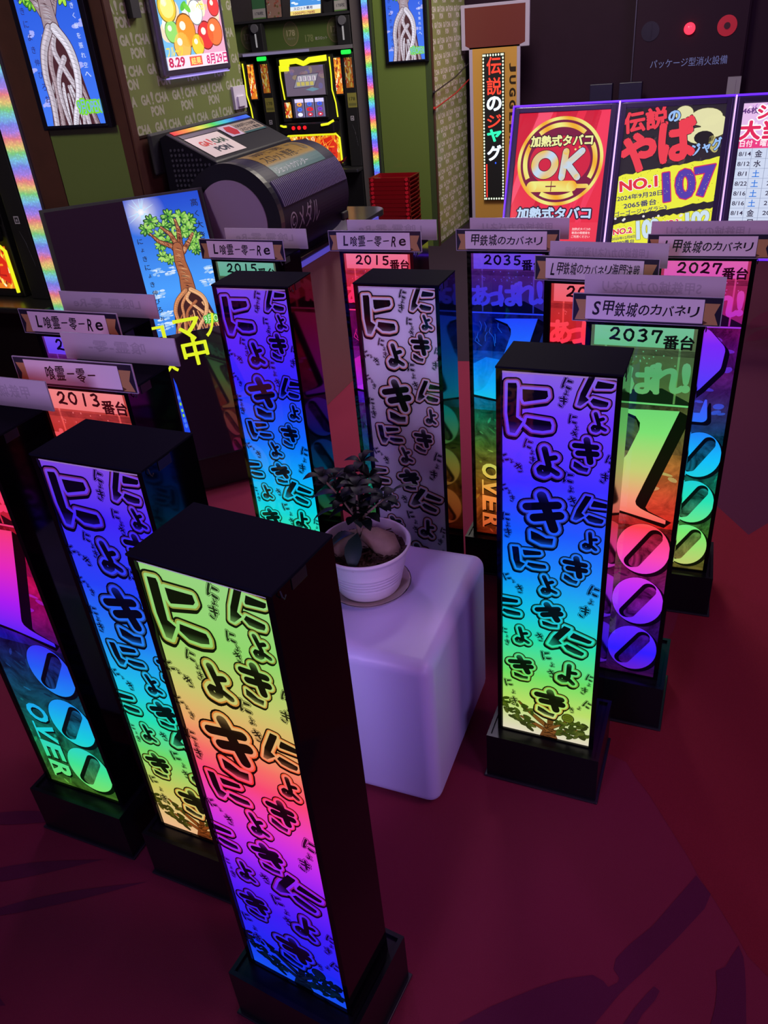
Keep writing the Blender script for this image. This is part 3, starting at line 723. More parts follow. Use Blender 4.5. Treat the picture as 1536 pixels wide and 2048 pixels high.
def leaf(base, d, L, wd, droop, mi=0):
    d = Vector(d).normalized(); side = d.cross(Vector((0, 0, 1)))
    if side.length < .05: side = Vector((1, 0, 0))
    side.normalize(); nrm = side.cross(d)
    pr = [(0, .04), (.12, .30), (.3, .75), (.5, 1.0), (.68, .95), (.84, .62), (.95, .25), (1, .02)]
    b = Vector(base); rows = []
    for t, k in pr:
        c = b+d*(L*t)+nrm*(L*.10*sin(pi*t))-Vector((0, 0, 1))*(droop*L*t*t)
        rows.append((c-side*wd*k+nrm*wd*k*.25, c, c+side*wd*k+nrm*wd*k*.25))
    vs_ = [p for r in rows for p in r]; n = len(rows)
    mb.add(vs_, [(i*3+j, i*3+j+1, i*3+j+4, i*3+j+3) for i in range(n-1) for j in (0, 1)], mi, True)
for p0, p1, p2, a in stems:
    for k in range(9):
        t = rr.uniform(.45, 1.05); q = Vector(p1).lerp(Vector(p2), max(0, t*2-1)) if t > .5 else Vector(p0).lerp(Vector(p1), t*2)
        an = rr.uniform(0, 2*pi); el = rr.uniform(-.1, .9)
        leaf(q, (cos(an)*cos(el), sin(an)*cos(el), sin(el)), rr.uniform(.034, .056), rr.uniform(.009, .013), rr.uniform(.0, .5))
    for k in range(4):
        an = a+k*pi/2; leaf(p2, (cos(an), sin(an), .5), .045, .011, .35)
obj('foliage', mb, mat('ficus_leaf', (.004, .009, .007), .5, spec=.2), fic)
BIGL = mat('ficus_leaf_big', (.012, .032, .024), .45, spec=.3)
for a_ in (((-.004, -.022, .155), (.10, -.85, -.55), .074, .020, .30), ((-.012, -.02, .15), (-.8, -.35, -.15), .07, .018, .5), ((0, -.01, .16), (.35, -.6, .75), .07, .018, .1),
           ((-.05, .0, .235), (-1, -.1, -.1), .07, .014, .2), ((-.05, .0, .20), (-.9, -.3, -.35), .07, .010, .1), ((.06, .02, .24), (.9, .3, .35), .07, .007, .1)):
    mb = MB(); leaf(*a_); obj('leaf', mb, BIGL, fic)

# ------------------------------------------------------------------ art of the tree picture used on three screens
def tree_art(clip, blue, bark, full=True, eps=.1, seed=2):
    """x in -150..150, z 0..520 box; caller clips"""
    A = Art(clip, eps); rd = random.Random(seed)
    sky0, sky1 = lin((20, 80, 220)), lin(blue)
    H = 520
    for i in range(12):
        t0, t1 = i/12, (i+1)/12
        f = lambda p: tuple(a+(b-a)*min(1, max(0, (1-p[1]/H)))**1.0*.8 for a, b in zip(sky0, sky1))
        A.rect(-150, 150, H*t0, H*t1, f, 0)
    return A, rd
def clouds(A, rd, n, zr, amp=1.0):
    for i in range(n):
        x, z = rd.uniform(-140, 140), rd.uniform(*zr)
        for k in range(7):
            A.ell(x+rd.uniform(-28, 28), z+rd.uniform(-9, 9), rd.uniform(5, 17), rd.uniform(3, 8), lin((150*amp+60, 190*amp+40, 250)), 1, n=12)
def roots(A, rd, x0, z_top, spread, z_bot, barks, dark, layer=3, n=9, k=1.0):
    """plaited aerial roots of a banyan: big bowed roots with dark gaps between"""
    H = z_top-z_bot; P = lambda x, t: (x0+x*spread, z_bot+H*t)
    A.poly([P(-.22, 1.02), P(.22, 1.02), P(.62, .86), P(.86, .62), P(1.02, .3), P(1.25, 0), P(-1.1, 0), P(-.98, .4), P(-.88, .66), P(-.55, .86)], dark, layer)
    def root(q, hw, lay, col=None):
        col = col or rd.choice(barks); pts = [P(*p) for p in q]
        fine = []
        for a in range(len(pts)-1):      # smooth the bows
            p0, p1, p2, p3 = pts[max(a-1, 0)], pts[a], pts[a+1], pts[min(a+2, len(pts)-1)]
            for m in range(5):
                t = m/5; f = lambda i: .5*(2*p1[i]+(p2[i]-p0[i])*t+(2*p0[i]-5*p1[i]+4*p2[i]-p3[i])*t*t+(3*p1[i]-p0[i]-3*p2[i]+p3[i])*t**3)
                fine.append((f(0), f(1)))
        fine.append(pts[-1]); N_ = len(fine)
        hs = [(hw[0]+(hw[1]-hw[0])*i/(N_-1))*k for i in range(N_)]
        A.stroke(fine, [h+1.7*k for h in hs], dark, lay, n=8); A.stroke(fine, hs, col, lay+1, n=8)
        A.stroke([(p[0]-h*.38, p[1]) for p, h in zip(fine, hs)], [h*.34 for h in hs], tuple(min(1, c*1.4) for c in col), lay+2, n=6)
        for i in range(0, N_-1):
            (x, z), h = fine[i], hs[i]
            A.stroke([(x-h*.9, z+h*.35), (x+h*.1, z), (x+h*.9, z-h*.5)], [.25*k, .6*k, .25*k], tuple(.45*c+.55*d for c, d in zip(col, dark)), lay+3, n=4)
    for i in range(13):
        x = -1.05+i*.18+rd.uniform(-.05, .05); root([(x*.55, rd.uniform(.30, .5)), (x*.9, .2), (x*1.06, 0)], (3.2, 2.6), layer+1)
    root([(.1, 1.0), (-.15, .8), (.28, .52), (.62, .3), (.7, 0)], (7, 6), layer+3)
    root([(-.05, .95), (-.45, .70), (-.50, .42), (-.62, 0)], (7, 5), layer+3)
    root([(.25, .72), (-.25, .52), (-.38, .3), (-.28, 0)], (7, 4), layer+4)
    root([(-.12, 1.03), (-.62, .82), (-.86, .56), (-.84, .28), (-.95, 0)], (10, 7), layer+6, barks[0])
    root([(.14, 1.03), (.58, .84), (.72, .60), (.55, .34), (.18, .12), (.02, 0)], (11, 7), layer+7, barks[-1])
    root([(.55, .66), (.82, .36), (1.08, 0)], (5, 4), layer+4); root([(.6, .5), (.62, .25), (.45, 0)], (4.5, 4), layer+4)
def trunk(A, rd, pts, hw, bark, dark, lite, layer=4):
    A.stroke(pts, [h+2.5 for h in hw], dark, layer, n=10); A.stroke(pts, hw, bark, layer+1, n=10)
    for i in range(34):
        u = rd.random()*(len(pts)-1); s_ = min(len(pts)-2, int(u)); f = u-s_
        x = pts[s_][0]*(1-f)+pts[s_+1][0]*f; z = pts[s_][1]*(1-f)+pts[s_+1][1]*f; h = hw[s_]
        A.stroke([(x-h*rd.uniform(.2, .9), z+4), (x, z+1), (x+h*rd.uniform(.2, .9), z-5)], [.4, 1.1, .4], rd.choice((dark, lite)), layer+2, n=4)
def crown(A, rd, blobs, cols, dark, layer=3, L=13):
    for cx, cz, r in blobs:
        for i in range(9):
            a = 2*pi*i/9+rd.uniform(-.2, .2)
            A.ell(cx+cos(a)*r*.55, cz+sin(a)*r*.55, r*.52, r*.27, dark, layer, rot=math.degrees(a), n=10)
            A.ell(cx+cos(a)*r*.55, cz+sin(a)*r*.55, r*.44, r*.20, rd.choice(cols), layer+1, rot=math.degrees(a), n=10)
            A.ell(cx+cos(a)*r*.62, cz+sin(a)*r*.62+1.2, r*.22, r*.07, cols[-1], layer+2, rot=math.degrees(a), n=8)

def portrait_screen_art():
    """pale banyan roots on blue, portrait monitor 268 x 480 visible"""
    A, rd = tree_art((-137, 137, 0, 480), (70, 130, 255), None, eps=.15)
    clouds(A, rd, 9, (60, 330), .7)
    dk = lin((70, 30, 40)); bk = [lin((186, 176, 190)), lin((160, 140, 150)), lin((205, 200, 215))]
    crown(A, rd, [(-95, 420, 34), (-60, 400, 36), (80, 405, 36), (110, 430, 34), (-110, 455, 34), (60, 450, 30), (-40, 450, 28)], [lin((70, 150, 50)), lin((120, 190, 50)), lin((170, 230, 70))], lin((20, 60, 30)), 2)
    for q in ([(-10, 330), (-50, 400), (-95, 450)], [(5, 330), (45, 400), (85, 460)], [(-4, 350), (-20, 420), (-35, 480)]): trunk(A, rd, q, [15, 11, 8], bk[1], dk, bk[2], 4)
    trunk(A, rd, [(4, 480), (-2, 400), (-2, 340), (2, 280)], [24, 26, 31, 36], bk[1], dk, bk[2], 7)
    roots(A, rd, 0, 300, 92, 0, bk, dk, 10, 11, 1.6)
    for i, ch in enumerate('にょきにょき伸びろぉ'): A.text(ch, -112+i*1.5, 450-i*40, None, 22, lin((40, 50, 130)), 22, .01, shifts=((0, 0),))
    for i, ch in enumerate('高く大きく根を張れ空へ'): A.text(ch, 112, 460-i*30, None, 17, lin((225, 235, 255)), 22, .0)
    A.text('9月OPEN', 84, 58, 102, 46, lin((120, 220, 30)), 22, .04, shifts=ring_shift(5, 8)+[(0, 0)])
    A.text('9月OPEN', 84, 58, 102, 46, lin((120, 170, 240)), 23, .02)
    
    return A
PA = portrait_screen_art(); PSC = ink_screen('monitor_glow', 1.0)
PMESH = PA.mesh('picture', PSC)
def portrait_monitor(u, v, label):
    t = thing('wall_monitor', label, 'screen', (u, v, 1.295), 0, 'portrait monitors on the island ends')
    mb = MB(); mb.box(-.161, .161, -.03, 0, 0, .55); mb.box(-.145, .145, -.034, -.030, .005, .012)
    obj('bezel', mb, mat('bezel_black', (.006, .006, .012), .25), t, bevel=.002)
    link('picture', PMESH, t, (0, -.0305, .016))
    return t
portrait_monitor(-2.294, 2.68, 'portrait monitor showing pale banyan roots on blue, at the upper left')
portrait_monitor(-2.254, 6.22, 'smaller-looking portrait monitor of banyan roots on the far green end panel')

# ------------------------------------------------------------------ leaning display with the tree picture
def leaning_display():
    t = thing('floor_display', 'leaning black floor display, tree picture on its right half and yellow text below', 'screen', (-1.74, 2.3, 0), .752)
    be = .417
    def lean(name, me): return link(name, me, t, (0, 0, .15), (-be, 0, 0))
    mb = MB(); mb.box(-.377, .219, .001, .045, -.004, 1.005); lean('housing', mb.mesh('housing', MATTE, bevel=.003))
    mb = MB(); mb.box(-.362, .205, -.0035, .002, .004, .992); lean('glass', mb.mesh('glass', mat('display_glass', (.024, .010, .023), .05, coat=1.0, spec=.8)))
    A = Art((-82, 198, 486, 993), .1); rd = random.Random(4)
    s0, s1 = lin((16, 70, 205)), lin((70, 160, 255))
    def dsky(p): return tuple(a+(b-a)*max(0, 1-abs(p[1]-640)/330) for a, b in zip(s0, s1))
    for i in range(10):
        z0, z1 = 486+i*51, 486+(i+1)*51
        A.rect(-82, 198, z0, z1, lambda p: dsky(p), 0)
    def glow(p):
        d = math.hypot(p[0]+27, p[1]-944); k = max(0, 1-d/92)**1.7
        return tuple(a+(b-a)*k for a, b in zip(dsky(p), (1, 1, 1)))
    for i in range(40):
        a0, a1 = 2*pi*i/40, 2*pi*(i+1)/40
        for r0, r1 in ((0, 14), (14, 34), (34, 60), (60, 92)):
            A.tri([(-27+r0*cos(a0), 944+r0*sin(a0)), (-27+r1*cos(a0), 944+r1*sin(a0)), (-27+r1*cos(a1), 944+r1*sin(a1)), (-27+r0*cos(a1), 944+r0*sin(a1))], glow, 1)
    for i in range(14):
        a = rd.uniform(0, 2*pi); A.tri([(-27+12*cos(a-.2), 944+12*sin(a-.2)), (-27+rd.uniform(45, 80)*cos(a), 944+60*sin(a)), (-27+12*cos(a+.2), 944+12*sin(a+.2))], lin((190, 225, 255)), 2)
    for zc, xs in ((640, (-60, -20)), (655, (130, 190)), (560, (-60, -10)), (520, (-70, -20)), (720, (-40, 60)), (700, (150, 190))):
        for k in range(26):
            A.ell(rd.uniform(*xs), zc+rd.uniform(-14, 14), rd.uniform(4, 12), rd.uniform(1.5, 4.5), lin((150, 195, 245)) if k % 3 else lin((215, 232, 252)), 2, n=10)
    dk, bk = lin((60, 22, 16)), [lin((196, 128, 84)), lin((168, 96, 58)), lin((222, 164, 116))]
    gd, gs = lin((10, 40, 20)), [lin((40, 110, 40)), lin((74, 150, 50)), lin((110, 180, 66)), lin((170, 220, 110))]
    crown(A, rd, [(-25, 880, 26), (0, 905, 28), (18, 850, 26), (40, 880, 26), (66, 915, 28), (80, 880, 26), (110, 905, 30), (140, 890, 28), (130, 855, 30), (150, 825, 26), (105, 850, 24), (40, 825, 24), (12, 815, 22), (10, 775, 22), (35, 760, 22), (140, 780, 22), (158, 800, 20), (120, 800, 22), (70, 840, 24)], gs, gd, 4)
    for q, h in (([(72, 770), (55, 805), (10, 830), (-15, 862)], [9, 8, 5, 2]), ([(78, 790), (58, 850), (30, 880)], [9, 6, 3]), ([(82, 790), (92, 860), (88, 900)], [10, 6, 3]), ([(88, 780), (120, 815), (140, 840)], [9, 6, 3])): trunk(A, rd, q, h, bk[1], dk, bk[2], 7)
    trunk(A, rd, [(72, 800), (68, 745), (74, 690), (72, 640), (70, 610)], [17, 19, 22, 26, 32], bk[1], dk, bk[2], 10)
    roots(A, rd, 70, 634, 76, 486, bk, dk, 13, 11, .78)
    for i, ch in enumerate('にょきにょき伸びろぉー'):
        A.text(ch if ch != 'ー' else '丨', -58+i*.9, 840-i*32, None, 19 if ch not in 'ょぉ' else 13, lin((20, 30, 60)), 25, .015)
    for i, ch in enumerate('高く大きく'): A.text(ch, 174, 951-i*41, None, 27 if ch != 'く' else 22, lin((20, 30, 60)), 25, .012)
    A.text('9月OPEN', 150, 518, 92, 30, lin((70, 190, 60)), 25, .03, shifts=ring_shift(4, 8)+[(0, 0)])
    A.text('9月OPEN', 150, 518, 92, 30, lin((220, 245, 200)), 26, .01)
    scr = ink_screen('display_glow', 1.0)
    lean('tree_picture', A.mesh('tree_picture', scr)).location = (0, 0, .15)
    for v_ in (A,): pass
    B = Art(None, .1); yel = lin((226, 240, 30))
    for ch, x, z, w_, h_ in (('コ', -98, 496, 88, 60), ('マ', 32, 494, 96, 84), ('ノ', 118, 496, 44, 84), ('放', -82, 396, 84, 94), ('中', 40, 410, 94, 104)):
        B.text(ch, x, z, w_, h_, yel, 28, .022, rot=0)
    lean('caption', B.mesh('caption', scr))
    Cc = Art(None, .1)
    Cc.tri([(-68, 328), (-62, 300), (-57, 112), (-78, 112)], lin((20, 70, 235)), 1)
    for z in (225, 200, 180): Cc.ell(-66, z, 4, 7, lin((150, 210, 60)), 2, n=8)
    for z in (250, 160, 140): Cc.ell(-66, z, 6, 9, lin((70, 120, 240)), 2, n=8)
    lean('picture_sliver', Cc.mesh('picture_sliver', scr))
    # move the pictures just in front of the glass
    for o in t.children:
        if o.name.split('.')[0] in ('tree_picture', 'caption', 'picture_sliver'):
            o.location = Vector((0, 0, .15)) + Vector((0, -cos(be)*.0042, sin(be)*.0042))
    mb = MB(); mb.box(-.36, .20, .01, .34, .012, .145); mb.box(-.30, .14, .34, .36, .03, .10)
    obj('base', mb, mat('display_base', (.01, .01, .013), .3), t, bevel=.004)
    for x in (-.30, .14):
        mb = MB(); mb.tube([(x, .40, .90), (x, .62, .0+.01)], .012, 8); obj('prop', mb, MATTE, t)
    for x, y in ((-.33, .03), (.17, .03), (-.33, .30), (.17, .30)):
        mb = MB(); mb.cyl((x, y, .0012), (x, y, .013), .016, n=12); obj('foot', mb, MATTE, t)
leaning_display()

# ------------------------------------------------------------------ slot islands: end walls, light strips, shelves
def strip_mat(name, period, sat, phase, strength, sp=(1.9, .55)):
    m, nt, b = nmat(name)
    tc = nt.nodes.new('ShaderNodeTexCoord'); sep = nt.nodes.new('ShaderNodeSeparateXYZ'); nt.links.new(tc.outputs['Object'], sep.inputs[0])
    mu = nt.nodes.new('ShaderNodeMath'); mu.operation = 'MULTIPLY_ADD'; mu.inputs[1].default_value = -1/period; mu.inputs[2].default_value = phase+8
    nt.links.new(sep.outputs['Z'], mu.inputs[0])
    n = nt.nodes.new('ShaderNodeTexNoise'); n.inputs['Scale'].default_value = 55; nt.links.new(tc.outputs['Object'], n.inputs['Vector'])
    ad = nt.nodes.new('ShaderNodeMath'); ad.operation = 'MULTIPLY_ADD'; ad.inputs[1].default_value = .16; nt.links.new(n.outputs['Fac'], ad.inputs[0]); nt.links.new(mu.outputs[0], ad.inputs[2])
    fr = nt.nodes.new('ShaderNodeMath'); fr.operation = 'FRACT'; nt.links.new(ad.outputs[0], fr.inputs[0])
    cr = nt.nodes.new('ShaderNodeValToRGB'); nt.links.new(fr.outputs[0], cr.inputs['Fac'])
    hues = [(255, 60, 90), (255, 205, 40), (60, 220, 70), (30, 200, 250), (40, 80, 255), (150, 70, 250), (255, 60, 90)]
    el = cr.color_ramp.elements
    while len(el) < 7: el.new(.5)
    for i, (e, c) in enumerate(zip(el, hues)):
        e.position = i/6; l_ = lin(c); e.color = (*[sat*x+(1-sat)*.55 for x in l_], 1)
    vo = nt.nodes.new('ShaderNodeTexVoronoi'); vo.inputs['Scale'].default_value = 110; nt.links.new(tc.outputs['Object'], vo.inputs['Vector'])
    mr = nt.nodes.new('ShaderNodeMapRange'); mr.inputs['From Min'].default_value = 0; mr.inputs['From Max'].default_value = .5; mr.inputs['To Min'].default_value = sp[0]; mr.inputs['To Max'].default_value = sp[1]
    nt.links.new(vo.outputs['Distance'], mr.inputs['Value'])
    sc = nt.nodes.new('ShaderNodeVectorMath'); sc.operation = 'SCALE'; nt.links.new(cr.outputs['Color'], sc.inputs[0]); nt.links.new(mr.outputs['Result'], sc.inputs['Scale'])
    nt.links.new(sc.outputs['Vector'], b.inputs['Emission Color']); b.inputs['Emission Strength'].default_value = strength
    b.inputs['Base Color'].default_value = (.2, .2, .2, 1)
    return m
STRIP_L = strip_mat('holographic_strip', .155, .72, .12, .95, (1.3, .8)); STRIP_R = strip_mat('rainbow_strip', .22, .97, .15, 1.15, (1.7, .65))

def gacha_art(x0, x1, z0, z1, sx, sz, wd, bg, ink, slope=-.0, eps=.3):
    """rows of the two-line lettering on green"""
    A = Art((x0, x1, z0, z1), eps); A.rect(x0, x1, z0, z1, bg, 0)
    row = 0; z = z1+sz
    while z > z0-sz:
        x = x0-sx+(row % 2)*sx*.5+(row % 3)*sx*.12
        while x < x1+sx:
            h = wd*.19; e = .050
            A.text('GA', x-wd*.31, z, wd*.30, h, ink, 1, e); A.text('CHA', x+wd*.25, z, wd*.46, h, ink, 1, e)
            A.stroke([(x-wd*.085, z+h*.45), (x-wd*.08, z-h*.15)], [wd*.045, wd*.018], ink, 1, n=8); A.ell(x-wd*.08, z-h*.42, wd*.026, wd*.026, ink, 1, n=8)
            A.text('PON', x+wd*.02, z-h*1.18, wd*.44, h, ink, 1, e)
            x += sx
        z -= sz; row += 1
    return A

def island(v0, label, strip, pz, far):
    u1 = -2.08
    where = 'far' if far else 'left'
    t = thing('island_end', label, 'partition', (0, v0, 0))
    V = .86
    core = thing('island_core', 'dark back partition of the %s machine island behind the machines' % where, 'partition', (0, v0, 0))
    mb = MB()
    mb.box(-6, -2.72, .50, V-.02, 0.001, 2.3)
    obj('core', mb, mat('island_core', (.03, .024, .026), .5), core)
    mb = MB(); mb.box(-2.585, u1-.004, .004, V-.004, 0, 2.3); obj('end_block', mb, MATTE, t)
    # end panel facing the aisle
    mb = MB(); mb.box(-2.455 if not far else -2.50, -2.125, -.004, .004, 0, 1.30 if not far else 2.3); obj('green_panel', mb, GREEN, t)
    mb = MB(); mb.box(-2.58, -2.457 if not far else -2.505, -.006, .004, 0, 2.3); mb.box(-2.123, u1, -.006, .004, 0, 2.3)
    if not far: mb.box(-2.457, -2.123, -.003, .004, 1.30, 2.3)
    obj('wood_edge', mb, WOOD if not far else mat('edge_green', (.05, .075, .03), .3), t)
    mb = MB(); mb.box(-2.688 if not far else -2.584, -2.592 if not far else -2.540, -.012, .0, .40 if not far else .20, 2.3); obj('light_strip', mb, strip, t)
    mb = MB(); mb.box(-2.592, -2.580, -.014, .0, .2, 2.3) if not far else mb.box(-2.530, -2.522, -.014, 0, .2, 2.3); obj('strip_edge', mb, STEEL if not far else DARKGREY, t)
    mb = MB(); mb.box(-2.70, -2.69 if not far else -2.60, .05, .5, .0, 2.3) ; obj('side_post', mb, mat('post_grey', (.10, .085, .09), .45), t)
    # printed wall at the end of the island
    mb = MB(); mb.box(u1-.004, u1+.002, .0, V, 0, 2.3); obj('end_wall', mb, WOOD if not far else mat('wall_green', (.10, .12, .035), .4), t)
    if not far:
        A = gacha_art(35, 860, 1255, 1760, 205, 98, 188, (.19, .245, .07), (.40, .42, .27)); o_ = art_obj('printed_wall', A, ink_print(.35), t, (u1+.0025, 0, 0), (0, 0, R(90)))
        mb = MB(); mb.box(u1+.002, u1+.008, .0, .034, 0, 2.3); obj('corner_trim', mb, WOOD, t)
        mb = MB(); mb.box(u1+.002, u1+.006, .034, V, 1.246, 1.255); obj('wall_trim', mb, mat('trim_dark', (.03, .015, .01), .4), t)
    else:
        A = gacha_art(30, 860, 20, 1900, 205, 98, 188, (.34, .38, .14), (.88, .80, .74)); art_obj('printed_wall', A, ink_print(.35), t, (u1+.0025, 0, 0), (0, 0, R(90)))  # same wallpaper as the left wall, colours brightened for the light on it
        mb = MB(); mb.box(u1+.002, u1+.010, -.006, .026, 0, 2.3); obj('corner_trim', mb, mat('trim_brown', (.07, .03, .02), .4), t)
    # machine stand and shelves
    z_st = .60
    st = thing('machine_stand', 'black machine stand with steel ledge under the %s slot machines' % where, 'stand', (0, v0, 0))
    mb = MB(); mb.box(-6, -2.705, .02, .475, 0.001, z_st-.03); obj('cabinet', mb, mat('stand_black', (.008, .008, .01), .25), st)
    mb = MB(); mb.box(-6, -2.705, -.06, .475, z_st-.03, z_st); obj('ledge', mb, mat('shelf_steel', (.05, .05, .055), .3, metal=.6), st, bevel=.008)
    sh = thing('display_shelf', 'lower grey shelf of the %s island with green fascia above the machines' % where, 'shelf', (0, v0, 0))
    mb = MB(); mb.box(-6, -2.705, .02, .475, 1.415, 1.44); obj('board', mb, mat('shelf_grey', (.16, .15, .17), .4), sh)
    us = thing('display_shelf', 'upper grey shelf of the %s island above the green fascia' % where, 'shelf', (0, v0, 0))
    mb = MB(); mb.box(-6, -2.705, .06, .475, 1.634, 1.65); obj('board', mb, mat('shelf_grey', (.16, .15, .17), .4), us)
    mb = MB(); mb.box(-6, -2.705, .058, .060, 1.634, 1.65); obj('edge_strip', mb, DARKGREY, us)
    mb = MB(); mb.box(-6, -2.705, .12, .14, 1.44, 1.632); obj('green_fascia', mb, mat('fascia_green', (.075, .12, .03), .4), sh)
    mb = MB(); mb.box(-6, -2.705, .48, .5, .001, 2.3); obj('back_board', mb, mat('board_grey', (.06, .05, .055), .5), core)
    return sh
ISL_L = island(2.68, 'dark end of the left machine island with holographic light strip and lettered green wall', STRIP_L, .265, False)
ISL_R = island(6.22, 'far machine island end with rainbow light strip and tall green panel', STRIP_R, .355, True)
# shelf decoration of the far island
A = Art(None, .3); tan, gsh = (.30, .27, .15), (.14, .17, .06)
for x in (-3236, -2864, -3610):
    A.ell(x, 1540, 66, 82, (.24, .20, .10), 1); A.ell(x, 1540, 60, 76, (.13, .15, .055), 2); A.text('178', x, 1545, 72, 42, (.34, .32, .18), 3, .03); A.text('スロット', x, 1508, 66, 14, (.30, .30, .24), 3, .01)
A.text('178', -3085, 1500, 70, 50, (.17, .21, .08), 3, .04); A.text('枚スロット', -2985, 1496, 100, 22, (.40, .40, .36), 3, .02)
art_obj('fascia_print', A, ink_print(.4), ISL_R, (0, .1195, 0))
mb = MB(); mb.box(-3.62, -3.05, .010, .0198, 1.416, 1.434); obj('shelf_light', mb, mat('violet_glow', (.1, .1, .1), .4, emit=lin((120, 110, 150)), estr=.8), ISL_R)
for u in (-3.50, -2.765):
    t = thing('data_counter', 'small black data counter box in the %s gap of the far green fascia' % ('left' if u < -3 else 'right'), 'counter box', (u, 6.285, 1.4405))
    mb = MB(); mb.box(-.055, .055, -.02, .04, 0, .185); obj('housing', mb, MATTE, t, bevel=.004)
    mb = MB(); mb.cyl((0, -.035, .155), (0, -.02, .155), .03, n=20); obj('lens', mb, mat('lens_grey', (.12, .12, .14), .2), t)
    mb = MB(); mb.box(-.008, .004, -.023, -.02, .03, .12); obj('lamp', mb, mat('lamp_white', (.3, .3, .3), .3, emit=(.35, .35, .38), estr=.5), t)
# cards and little screen on the top shelf
def top_item(u, w_, h_, name, label, cat, fn, glow=None, lean=.1):
    t = thing(name, label, cat, (u, 6.31, 1.651))
    mb = MB(); mb.box(-w_/2, w_/2, 0, .012, 0, h_); obj('board', mb, MATTE, t, rot=(-lean, 0, 0))
    A = Art((-w_*500+4, w_*500-4, 4, h_*1000-4), .3); fn(A, w_*1000, h_*1000)
    art_obj('print', A, ink_screen('card_glow', 1.0) if glow else ink_print(.4), t, (0, -.001, 0), (-lean, 0, 0))
def f_green(A, w, h): A.rect(-w, w, 0, h, (.05, .16, .07), 0); A.rect(-w, w, 0, h*.35, (.36, .35, .34), 1); A.text('178枚', 0, h*.2, w*.6, h*.12, (.08, .08, .1), 2, .02); A.rect(-w, w, 0, h*.06, (.1, .22, .06), 2)
def f_flo(A, w, h):
    A.rect(-w, w, 0, h, (.30, .18, .14), 0)
    for i in range(30): A.ell(random.uniform(-w/2, w/2), random.uniform(0, h), 8, 8, random.choice(((.35, .1, .07), (.4, .33, .28), (.15, .12, .05))), 1, n=10)
def f_scr(A, w, h):
    A.rect(-w, w, 0, h, lin((235, 240, 245)), 0); A.rect(-w, w, h*.30, h, lin((70, 150, 230)), 1); A.rect(-w, w, 0, h*.16, lin((240, 215, 120)), 1)
    for i in range(16): A.ell(random.uniform(-w/2, w/2), random.uniform(h*.35, h*.7), 18, 7, lin((235, 245, 255)), 2, n=10)
    A.text('スロット専用', -20, h*.23, w*.6, h*.1, lin((40, 50, 110)), 3, .03); A.text('1000円178枚', -10, h*.08, w*.7, h*.1, lin((150, 60, 60)), 3, .02)
top_item(-3.47, .12, .20, 'price_card', 'green and white price card at the left end of the top shelf', 'card', f_green)
top_item(-3.34, .13, .20, 'flower_card', 'reddish flower card beside the green price card', 'card', f_flo)
top_item(-3.08, .26, .20, 'tablet_screen', 'bright tablet screen in blue, white and yellow on the top shelf', 'screen', f_scr, True, .25)
top_item(-2.79, .11, .20, 'price_card', 'white price card right of the bright tablet on the top shelf', 'card', f_green)
mb = MB(); mb.box(-.05, .05, 0, .08, 0, .20); mb.ico((0, .02, .12), .055, 2)
tag(obj('black_speaker', mb, MATTE, loc=(-2.885, 6.33, 1.651)), 'black lumpy speaker between tablet screen and white card', 'speaker')

# ------------------------------------------------------------------ slot machines
YEL = mat('yellow_lamp', (.3, .3, .02), .3, emit=lin((226, 230, 30)), estr=1.1)
def flame_art(w_, h_, seed, glow=1.0):
    A = Art((-w_/2, w_/2, 0, h_), .3); rd = random.Random(seed); A.rect(-w_/2, w_/2, 0, h_, lin((225, 120, 30)), 0)
    for i in range(int(26+w_*.25)):
        x, z = rd.uniform(-w_/2, w_/2), rd.uniform(0, h_); c = rd.choice(((255, 230, 90), (250, 170, 40), (220, 50, 20), (255, 245, 190), (140, 40, 20)))
        A.stroke([(x, z), (x+rd.uniform(-12, 12), z+rd.uniform(10, 26)), (x+rd.uniform(-14, 14), z+rd.uniform(26, 46))], [rd.uniform(3, 8), 4, .6], lin(c), 1+i % 6, n=6)
    return A
def lower_art():
    A = flame_art(430, 190, 8); rd = random.Random(9)
    A.ell(-80, 120, 42, 60, lin((90, 40, 25)), 8, n=14); A.ell(-30, 60, 60, 60, lin((255, 235, 160)), 8, n=14); A.poly([(20, 20), (60, 160), (150, 185), (200, 120), (190, 20), (120, 60)], lin((210, 40, 20)), 9)
    for i in range(16): A.stroke([(rd.uniform(20, 190), rd.uniform(20, 120)), (rd.uniform(60, 200), rd.uniform(60, 180))], [5, .8], lin(rd.choice(((255, 220, 90), (255, 140, 40), (170, 20, 20)))), 10, n=5)
    return A
def lcd_art():
    A = Art((-168, 168, 0, 200), .3); A.rect(-168, 168, 0, 200, lin((112, 96, 118)), 0); rd = random.Random(12)
    for i in range(24): A.ell(rd.uniform(-160, 160), rd.uniform(60, 200), rd.uniform(14, 34), rd.uniform(10, 24), lin(rd.choice(((140, 110, 130), (150, 130, 110), (110, 100, 150), (120, 90, 110)))), 1, n=14)
    A.poly([(-105, 52), (80, 60), (128, 150), (-60, 142)], lin((70, 60, 90)), 2); A.poly([(-98, 57), (76, 64), (120, 145), (-56, 138)], lin((150, 146, 160)), 3)
    for i in range(4): A.rect(-52+i*40, -22+i*40, 100, 132, lin((215, 205, 215)), 4); A.rect(-70+i*38, -40+i*38, 68, 94, lin((205, 190, 100)), 4)
    for i in range(4): A.rect(-44+i*40, -38+i*40, 104, 128, lin((120, 90, 140)), 5)
    A.poly([(0, 40), (60, 26), (120, 40), (60, 54)], lin((110, 150, 170)), 4)
    return A
